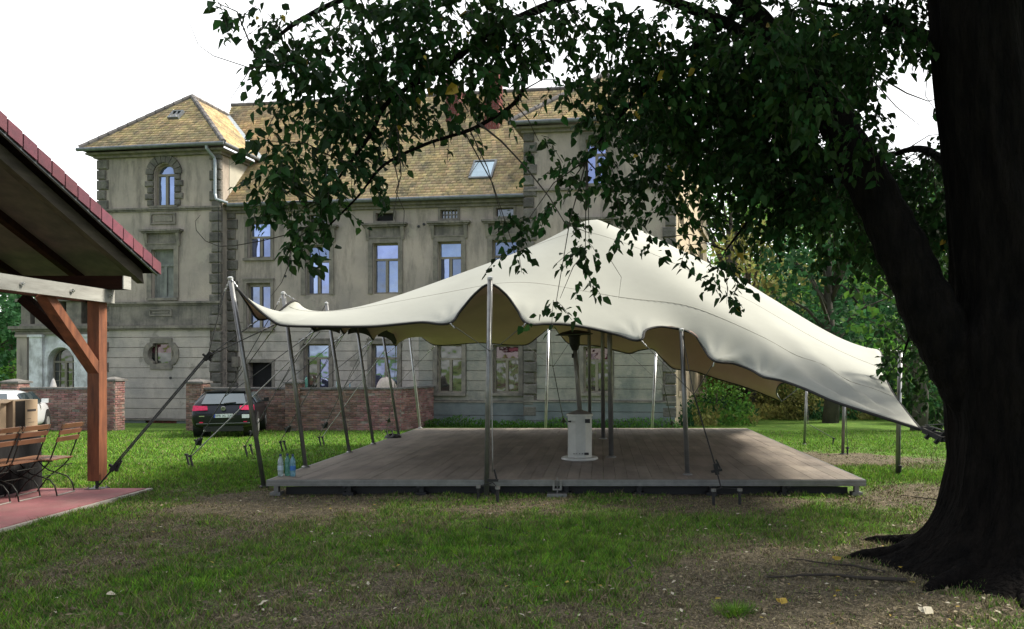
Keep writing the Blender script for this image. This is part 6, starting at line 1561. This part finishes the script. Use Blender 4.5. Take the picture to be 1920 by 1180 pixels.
# ------------------------------------------------------------------ the big foreground tree
def big_tree():
    T = empty('foreground_tree', (3.69, 6.3, 0), 0, 'huge dark tree with a forked trunk and low leafy branches over the lawn', 'tree')
    # trunk with flared roots
    rings = []
    prof = [(-.25, 3.69, .72), (0, 3.69, .68), (.12, 3.69, .66), (.3, 3.69, .64), (.6, 3.70, .62), (.9, 3.70, .61), (1.25, 3.69, .62), (1.6, 3.68, .66), (1.95, 3.66, .64), (2.3, 3.68, .56), (2.8, 3.60, .51), (3.5, 3.50, .48), (4.3, 3.38, .45), (5.2, 3.28, .42), (6.5, 3.2, .36), (8.5, 3.25, .26), (10.5, 3.1, .12)]
    zs = np.concatenate([np.linspace(-.25, 2.5, 46), np.linspace(2.6, 10.5, 44)]); n = 88; vs = []
    pz = [p[0] for p in prof]; pxx = [p[1] for p in prof]; pr = [p[2] for p in prof]
    for z in zs:
        cx = np.interp(z, pz, pxx); r = np.interp(z, pz, pr)
        for j in range(n):
            a = 2*math.pi*j/n
            rid = .034 * math.sin(11*a + 1.6*math.sin(z*1.9)) + .026 * abs(math.sin(17*a + 2.2*math.sin(z*2.7 + 1))) + .014 * math.sin(z*11 + 7*a) - .02 * (math.sin(22*a + 3*math.sin(z*1.3)) > .75)
            fl = math.exp(-max(z + .05, 0) / .24)
            lobe = .12 + .62 * max(0, math.cos((a - 3.05))) ** 5 + .42 * max(0, math.cos(a - 4.15)) ** 9 + .3 * max(0, math.cos(a - 2.1)) ** 8 + .3 * max(0, math.cos(a - 5.2)) ** 6 + .3 * max(0, math.cos(a - .7)) ** 5
            rr = r * (1 + rid) + fl * lobe
            vs.append((cx + rr * math.cos(a), 6.3 + rr * math.sin(a), z))
    fs = [(i*n+j, i*n+(j+1) % n, (i+1)*n+(j+1) % n, (i+1)*n+j) for i in range(len(zs)-1) for j in range(n)]
    m = MB().add(vs, fs)
    def limb(pts, rs, nn=28, rough=.04):
        pts = [Vector(p) for p in pts]; out = []; ro = []
        N_ = 10 * (len(pts) - 1)
        for i in range(N_ + 1):
            f = i / N_ * (len(pts) - 1); k = min(int(f), len(pts) - 2); t = f - k
            p0, p1, p2, p3 = pts[max(k-1,0)], pts[k], pts[k+1], pts[min(k+2, len(pts)-1)]
            out.append(0.5 * ((2*p1) + (p2-p0)*t + (2*p0-5*p1+4*p2-p3)*t*t + (3*p1-p0-3*p2+p3)*t**3)); ro.append(rs[k]*(1-t)+rs[k+1]*t)
        ro = [r * (1 + rough * math.sin(i * 1.7) + rough * .6 * math.sin(i * .63 + 1)) for i, r in enumerate(ro)]
        m.tube(out, ro, nn); return out
    limb([at(1872, 800, 6.3), at(1810, 700, 6.28), at(1752, 600, 6.3), at(1692, 470, 6.4), at(1628, 340, 6.5), at(1565, 225, 6.6), at(1490, 110, 6.8), at(1400, 10, 7.0), at(1300, -90, 7.1)], [.30, .26, .235, .215, .19, .155, .12, .09, .05])
    boughs = []
    for (dx, dy, r0) in ((-1.55, .25, .10), (-1.25, -.75, .085), (-.7, -1.25, .08), (-1.15, .95, .08), (.3, -1.3, .09)):
        limb([(3.69 + dx * .38, 6.3 + dy * .38, .16), (3.69 + dx * .62, 6.3 + dy * .62, .06), (3.69 + dx * .85, 6.3 + dy * .85 + .05, .0), (3.69 + dx * .98, 6.3 + dy * .98, -.05)], [r0 * 1.3, r0, r0 * .7, r0 * .4], 12)
    def bough(pts, r0, r1): 
        q = limb([at(*p) for p in pts], [r0 + (r1 - r0) * i / (len(pts) - 1) for i in range(len(pts))], 10, .06); boughs.extend(q); return q
    bough([(1490, 110, 6.8), (1330, 30, 6.9), (1150, -20, 6.7), (960, 40, 6.4), (840, 120, 6.2), (730, 190, 6.1), (690, 260, 6.0), (600, 380, 5.9)], .055, .008)
    bough([(960, 60, 6.4), (980, 170, 6.3), (900, 235, 6.2), (800, 270, 6.1), (720, 310, 6.0), (670, 370, 6.0), (610, 430, 5.9)], .022, .006)
    bough([(1150, -20, 6.7), (900, -50, 6.2), (700, -20, 5.9), (560, 40, 5.8), (480, 110, 5.7)], .045, .008)
    bough([(1565, 225, 6.6), (1450, 190, 7.2), (1330, 230, 7.6), (1230, 320, 7.8), (1160, 400, 7.9)], .06, .008)
    bough([(1628, 340, 6.5), (1530, 340, 7.0), (1430, 390, 7.2), (1360, 470, 7.3)], .05, .008)
    bough([(1400, 10, 7.0), (1250, 130, 7.0), (1160, 220, 6.8), (1100, 300, 6.7)], .04, .008)
    bough([(1800, 330, 6.4), (1730, 280, 7.4), (1660, 300, 8.2), (1600, 360, 8.8)], .05, .010)
    bough([(1790, 120, 6.3), (1720, 60, 7.0), (1600, 20, 7.6), (1500, 0, 8.0)], .07, .012)
    bough([(1800, 520, 6.5), (1750, 560, 7.6), (1710, 620, 8.6), (1690, 680, 9.0)], .035, .008)
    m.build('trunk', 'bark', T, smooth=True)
    # twigs: thin bare shoots seen against sky, wall and tent
    tw = MB()
    for pts, r0 in ((((895, 229, 6.0), (940, 265, 6.0), (985, 313, 6.0), (1030, 370, 6.0), (1060, 420, 6.0), (1105, 437, 6.0)), .010),
                    (((740, 225, 6.0), (748, 265, 5.95), (752, 330, 5.9), (742, 360, 5.9), (758, 395, 5.9), (757, 420, 5.9)), .007), (((730, 225, 6.0), (738, 300, 5.95), (748, 345, 5.9), (738, 400, 5.9), (740, 412, 5.9)), .006),
                    (((560, 110, 5.7), (520, 122, 5.6), (470, 128, 5.5), (400, 105, 5.4), (372, 85, 5.4), (355, 42, 5.4)), .006), (((470, 128, 5.5), (450, 160, 5.5), (425, 196, 5.5)), .004),
                    (((590, 420, 5.9), (540, 440, 5.8), (490, 452, 5.8), (440, 461, 5.7), (410, 462, 5.7), (385, 452, 5.7), (368, 432, 5.7), (366, 415, 5.7), (376, 403, 5.7)), .005),
                    (((545, 470, 5.8), (540, 500, 5.8), (528, 530, 5.8), (508, 556, 5.8)), .0045), (((545, 480, 5.8), (548, 505, 5.8), (546, 520, 5.8)), .003),
                    (((1100, 470, 6.8), (1075, 500, 6.6), (1050, 560, 6.6)), .006), (((1140, 480, 7), (1165, 520, 6.8), (1160, 560, 6.8)), .003), (((1350, 500, 7.2), (1365, 540, 7.2), (1362, 570, 7.2)), .005),
                    (((1640, 140, 9), (1700, 175, 9.2), (1740, 190, 9.3), (1780, 180, 9.4)), .012), (((1600, 110, 9), (1680, 200, 9.2), (1730, 240, 9.3)), .010), (((1690, 90, 9), (1740, 130, 9.2), (1735, 180, 9.3), (1770, 230, 9.3)), .010),
                    (((1000, 0, 6), (1040, 90, 6), (1070, 130, 6)), .005), (((1060, 0, 6), (1105, 60, 6), (1110, 110, 6)), .005), (((890, 240, 6), (905, 270, 6), (900, 300, 6), (880, 330, 6), (845, 345, 6)), .004)):
        P = [at(*p) for p in pts]; tw.tube(P, [r0 * (1 - .7 * i / (len(P) - 1)) for i in range(len(P))], 6)
    clumps = [(500,25,28,5.7),(535,95,36,5.7),(560,45,60,5.8),(555,140,62,5.8),(605,215,62,5.9),(560,290,48,5.9),(505,265,38,5.8),(540,345,50,5.9),(560,410,46,5.9),(515,395,26,5.8),(625,320,52,5.9),(665,255,60,6.0),(700,180,72,6.0),(640,110,82,5.9),(700,40,88,5.9),(690,330,30,6.0),(605,385,40,5.9),(548,452,24,5.8),(498,345,26,5.8),
     (780,60,85,6.1),(775,155,70,6.1),(850,30,90,6.2),(855,120,70,6.2),(735,240,34,6.0),(835,225,24,6.2),(905,50,75,6.3),(905,150,42,6.2),(960,25,70,6.3),(935,190,22,6.2),(985,120,24,6.0),(1030,30,50,6.4),(1050,150,30,6.1),(1010,60,34,6.2),(955,90,34,6.3),
     (1110,30,60,6.7),(1110,150,36,6.6),(1180,80,80,6.8),(1125,205,42,6.7),(1140,285,48,6.8),(1065,325,26,6.7),(1010,265,26,6.5),(1055,385,32,6.7),(985,420,26,6.5),(965,470,17,6.4),(940,405,18,6.4),(1160,350,38,7.2),(1105,465,26,6.8),(1097,512,20,6.7),(1043,566,12,6.6),(1180,420,22,7.0),
     (1210,190,95,7.0),(1255,275,80,7.3),(1210,345,42,7.4),(1260,70,100,6.9),(1300,190,105,7.2),(1350,305,88,7.3),(1320,400,34,7.3),(1290,460,12,7.2),(1350,500,34,7.2),(1364,550,15,7.2),(1255,385,24,7.3),(1240,445,16,7.0),
     (1400,50,110,7.2),(1420,190,110,7.3),(1450,330,105,7.2),(1420,415,42,7.3),(1500,90,110,7.6),(1550,240,90,7.4),(1510,385,62,7.3),(1560,455,36,7.3),(1600,50,90,7.8),(1590,160,45,7.8),(1600,340,70,8.4),(1650,440,60,8.6),(1740,40,60,7.6),(1690,20,60,7.8),(1700,330,60,8.4),(1740,420,60,8.2),
     (1710,510,55,8.6),(1760,560,55,8.4),(1675,620,32,9.0),(1695,680,34,9.0),(1745,660,48,8.8),(1760,750,40,8.8),(1780,250,30,7.8),(1650,265,30,8.6),(1730,300,30,8.6),
     (1470,160,110,8.2),(1380,120,100,8.0),(1560,150,70,8.4),(1480,260,100,8.3),(1570,300,70,8.6),(1540,360,70,8.6),(1640,380,70,8.8),(1620,90,60,8.6),(1340,250,90,8.2),(1250,180,90,8.0),(1690,460,60,9.0),(1820,300,60,8.6),(1800,450,60,8.8),(1500,170,80,6.0),(1440,80,80,6.0),(1530,60,80,6.1),(1640,60,80,6.4),(1620,260,50,6.0),(1560,400,60,6.8),(1620,480,40,7.0),(1500,330,80,7.8),(1400,280,76,8.0),(1650,350,60,7.4),(1700,440,55,7.4),(1745,330,50,7.4),(1760,430,50,7.5),(1770,520,40,7.6),(1790,590,36,7.6),(1720,420,45,7.6),(1780,380,40,7.2),(1860,150,70,7.6),(1850,400,70,7.8),(1830,600,60,8.2),(1900,60,60,7.6),(408,6,6,4.6)]
    bl = [Vector(b) for b in boughs]; P, Tt, Nn, S = [], [], [], []
    for (px, py, rp, D) in clumps:
        c = at(px, py, D); q = rp / FPX * D
        near = min(bl, key=lambda b: (b - c).length + (.6 if b.z < c.z - .2 else 0)); mid = near.lerp(c, .55) + Vector((0, 0, .12 * (near - c).length)); 
        if (near - c).length < 2.6: tw.tube([near, mid, c], [.007, .005, .003], 5)
        lsz = .088 if D < 6.6 else .092
        n = int(2.8 * (rp * rp * 3.14) / (140 * (6.3 / D) ** 2)) + 6
        ns = max(3, n // 9)
        for k in range(ns):
            d = np.array(tuple(rdir(1)[0])); rad = q * random.uniform(.15, 1.0) ** .6
            p0 = np.array(tuple(c)) + d * rad * np.array([1, 1.25, .85])
            out = d * .6 + np.array([random.uniform(-.4, .4), random.uniform(-.4, .4), -.75]); out /= np.linalg.norm(out)
            ln = random.uniform(.18, .34); p1 = p0 + out * ln
            if k % 2 == 0: tw.tube([p0, p0 * .5 + p1 * .5 + np.array([0, 0, .02]), p1], .0028, 3, caps=False)
            m_ = 9; f = np.linspace(0, 1, m_)[:, None]; pp = p0 + (p1 - p0) * f + RNG.normal(0, .018, (m_, 3))
            side = np.cross(out, [0, 0, 1.0]); side /= np.linalg.norm(side) + 1e-6; sg = np.where(np.arange(m_) % 2 == 0, 1, -1)[:, None]
            tt = out * .6 + side * sg * .9 + RNG.normal(0, .35, (m_, 3)); tt[:, 2] -= .45
            nn = RNG.normal(0, .55, (m_, 3)); nn[:, 2] += .9; nn[:, 1] -= .35
            P.append(pp); Tt.append(tt); Nn.append(nn); S.append(lsz * RNG.uniform(.35, 1.35, m_))
    P = np.concatenate(P); Tt = np.concatenate(Tt); Nn = np.concatenate(Nn); S = np.concatenate(S)
    yel = RNG.uniform(0, 1, len(P)) < .004
    # the biggest-looking leaves are pieces of their own
    app = S / P[:, 1]; inframe = (CX + P[:, 0] / P[:, 1] * FPX > 0) & (CX + P[:, 0] / P[:, 1] * FPX < 1915) & (HY - (P[:, 2] - CZ) / P[:, 1] * FPX > 2)
    order = np.argsort(-np.where(inframe, app, 0)); big = order[:300]; rest = np.ones(len(P), bool); rest[big] = False
    var = []
    for k in range(6):
        V, F = leaf_arrays(np.zeros((1, 3)), np.array([[1., 0, 0]]), np.array([[0, 0, 1.]]), np.array([1.]), width=.5 + .06 * k, fold=.1 + .05 * k, curl=.02 + .07 * k)
        me = bpy.data.meshes.new('leaf'); me.from_pydata(V.tolist(), [], F.tolist()); me.materials.append(K['leaf_yellow' if k == 5 else 'leaf_single']); var.append(me)
    base = Vector((3.69, 6.3, 0))
    for i in big:
        t = Vector(Tt[i]).normalized(); s = t.cross(Vector(Nn[i])).normalized(); nn = s.cross(t)
        o = bpy.data.objects.new('leaf', var[5] if yel[i] else var[random.randrange(5)]); COL.objects.link(o); o.parent = T
        s_ = float(S[i]); Mx = Matrix(((t.x, -s.x, nn.x, 0), (t.y, -s.y, nn.y, 0), (t.z, -s.z, nn.z, 0), (0, 0, 0, 1))) @ Matrix.Scale(s_, 4)
        Mx.translation = Vector(P[i]) - base; o.matrix_local = Mx
    V, F = leaf_arrays(P[rest], Tt[rest], Nn[rest], S[rest]); yy = np.tile(yel[rest], 2).astype(int)
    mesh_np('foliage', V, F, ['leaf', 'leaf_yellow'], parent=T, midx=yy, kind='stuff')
    # crown above and behind the photograph's upper edge, which shades the lawn
    n = 30000; d = rdir(n); rad = RNG.uniform(.3, 1, n) ** .5; lump = .75 + .35 * np.sin(d[:, 0]*6 + 1) * np.cos(d[:, 1]*5) 
    p = np.array([3.4, 6.6, 8.6]) + d * (rad * lump)[:, None] * np.array([6.8, 5.6, 4.2])
    iy = HY - (p[:, 2] - CZ) / np.maximum(p[:, 1], .1) * FPX; ix = CX + p[:, 0] / np.maximum(p[:, 1], .1) * FPX
    keep = (p[:, 1] < 0.5) | (iy < -25) | (ix > 1950)
    keep &= p[:, 2] > 3.2; p = p[keep]; n = len(p); dd = rdir(n); dd[:, 2] -= .5; nn = rdir(n); nn[:, 2] += .9
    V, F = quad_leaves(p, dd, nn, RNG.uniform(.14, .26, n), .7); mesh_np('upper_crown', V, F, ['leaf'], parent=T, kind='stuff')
    for k in range(9):
        a = k * .7; e = Vector((3.4 + 4.6 * math.cos(a), 6.6 + 3.6 * math.sin(a), 7.0 + (k % 3) * 1.5)); s = Vector((3.25, 6.3, 5.2 + k * .45)); tw.tube([s, s.lerp(e, .5) + Vector((0, 0, .5)), e], [.11, .07, .02], 8)
    tw.build('branches', 'twig', T, smooth=True, recalc=False)
K['leaf_single'] = mat('leaf_green_single', (0.022, 0.054, 0.012), (0.013, 0.036, 0.010), 0.55, 1.2, spec=0.2, objrnd=0.40, translucent=0.30)
big_tree()

# ------------------------------------------------------------------ things lying on the ground
def litter():
    n = 5200; y = 4.4 + (RNG.uniform(0, 1, n) ** 1.3) * 9; x = -(CX / FPX) * y + RNG.uniform(0, 1, n) * 1920 / FPX * y
    w = np.clip(.25 + .5 * (x > 0) * (y < 8) + .3 * (1 - green_mask(x, y)), 0, 1); keep = (RNG.uniform(0, 1, n) < w) & ~((y > 9.6) & (x > -4.5) & (x < 3.6)) & ~((x < -6.2) & (y < 10.1)); x, y = x[keep], y[keep]; n = len(x)
    p = np.stack([x, y, gz(x, y) + (fbm(x, y, .5, 8) - .5) * .035 + .022], -1); a = RNG.uniform(0, 2*np.pi, n)
    t = np.stack([np.cos(a), np.sin(a), RNG.normal(0, .15, n)], -1); nn = np.stack([RNG.normal(0, .3, n), RNG.normal(0, .3, n), np.ones(n)], -1)
    V, F = leaf_arrays(p, t, nn, RNG.uniform(.014, .055, n) , width=.5, fold=.25, curl=-.12)
    mi = np.tile(np.where(RNG.uniform(0, 1, n) < .05, 1, np.where(RNG.uniform(0, 1, n) < .12, 2, 0)), 2)
    o = mesh_np('fallen_leaves', V, F, ['dead_leaf', 'leaf_yellow', 'scrap'], midx=mi, kind='stuff'); setp(o, 'dry brown and pale leaves scattered over the lawn', 'leaves')
    n = 9000; y = 4.4 + RNG.uniform(0, 1, n) ** 1.2 * 5.2; x = -(CX / FPX) * y + RNG.uniform(0, 1, n) * 1920 / FPX * y
    k = RNG.uniform(0, 1, n) < .35 + .65 * (1 - green_mask(x, y)); k &= ~((x < -6.2)); x, y = x[k], y[k]; n = len(x)
    p = np.stack([x, y, gz(x, y) + (fbm(x, y, .5, 8) - .5) * .035 + .012], -1); a = RNG.uniform(0, 2*np.pi, n); t = np.stack([np.cos(a), np.sin(a), RNG.normal(0.05, .12, n)], -1); nn = np.stack([0*a, 0*a, 1+0*a], -1)
    V, F = quad_leaves(p, t, nn, RNG.uniform(.02, .08, n), .12); o = mesh_np('straw', V, F, ['blade_dead', 'twig'], midx=(RNG.uniform(0, 1, n) < .3).astype(int), kind='stuff'); setp(o, 'dry straw bits and tiny twigs scattered over the lawn', 'straw')
    for (px, py, s, key, lb) in ((1465, 1141, .085, 'leaf_yellow', 'bright yellow fallen leaf on the dark earth near the tree roots'), (218, 1122, .085, 'scrap', 'pale crumpled leaf lying alone in the grass below the red paving'), (483, 1143, .09, 'scrap', 'pale fallen leaf on the brown patch of the near lawn'),
                                (1735, 1160, .10, 'scrap', 'largest pale dry leaf at the foot of the big tree'), (740, 1070, .06, 'leaf_yellow', 'small orange-yellow leaf on the near lawn below the stage'), (1565, 1057, .075, 'leaf_yellow', 'yellowish curled leaf beside the root flare')):
        D = CZ * FPX / (py - HY); x = X(px, D); r = np.random.default_rng(px)
        V, F = leaf_arrays(np.array([[0., 0, .03]]), np.array([[math.cos(px), math.sin(px), .1]]), np.array([[.2, -.45, 1.]]), np.array([s]), .75, .3, -.2)
        V2, F2 = leaf_arrays(np.array([[.01, .01, .034]]), np.array([[math.cos(px + 1.2), math.sin(px + 1.2), .2]]), np.array([[-.3, -.2, 1.]]), np.array([s * .7]), .7, .3, -.2)
        o = mesh_np('fallen_leaf', np.concatenate([V, V2]), np.concatenate([F, F2 + 6]), [key]); o.location = (x, D, 0); setp(o, lb, 'leaf')
    def twig(pts, r, lb):
        P = [];
        for (px, py) in pts: D = CZ * FPX / (py - HY); P.append((X(px, D), D, .022))
        P = [Vector(p) for p in P]; Q = []
        for a, b in zip(P[:-1], P[1:]):
            for k in range(4): Q.append(a.lerp(b, k / 4) + Vector((random.uniform(-.006, .006), random.uniform(-.006, .006), random.uniform(-.003, .006))))
        Q.append(P[-1]); o = MB().tube(Q, [r * (1 - .6 * i / (len(Q) - 1)) for i in range(len(Q))], 7).build('fallen_twig', 'twig', smooth=True); setp(o, lb, 'twig', 'twigs on the ground')
    twig(((1700, 1093), (1620, 1090), (1560, 1083), (1500, 1085), (1432, 1087)), .018, 'long thick twig lying across the bare earth left of the tree roots')
    twig(((1660, 1078), (1600, 1066), (1540, 1060), (1480, 1052)), .011, 'thinner dark twig just behind the long thick one')
    twig(((1178, 1052), (1186, 1066), (1160, 1085), (1162, 1095)), .008, 'short crooked twig on the grass below the pair of stakes')
    twig(((905, 992), (940, 1000), (985, 1004)), .007, 'slim dark twig on the green patch below the stage front')
    twig(((1790, 948), (1740, 938), (1690, 932)), .010, 'twig lying on brown ground between stage corner and trunk')
    n = 420; a = RNG.uniform(0, 2*np.pi, n); D0 = CZ * FPX / (1152 - HY); x0 = X(1378, D0); r = RNG.uniform(0, .11, n); b = np.stack([x0 + r*np.cos(a)*1.3, D0 + r*np.sin(a), 0*a], -1); la = a + RNG.normal(0, .5, n)
    tip = b + np.stack([np.cos(la) * .06, np.sin(la) * .06, RNG.uniform(.03, .085, n)], -1); s = np.stack([-np.sin(a), np.cos(a), 0*a], -1) * .004
    o = mesh_np('grass_tuft', np.stack([b - s, b + s, tip], 1).reshape(-1, 3), np.arange(3 * n).reshape(-1, 3), ['blade'], nper=3); setp(o, 'dark green grass tuft standing up near the lower edge of the lawn', 'grass tuft')
litter()
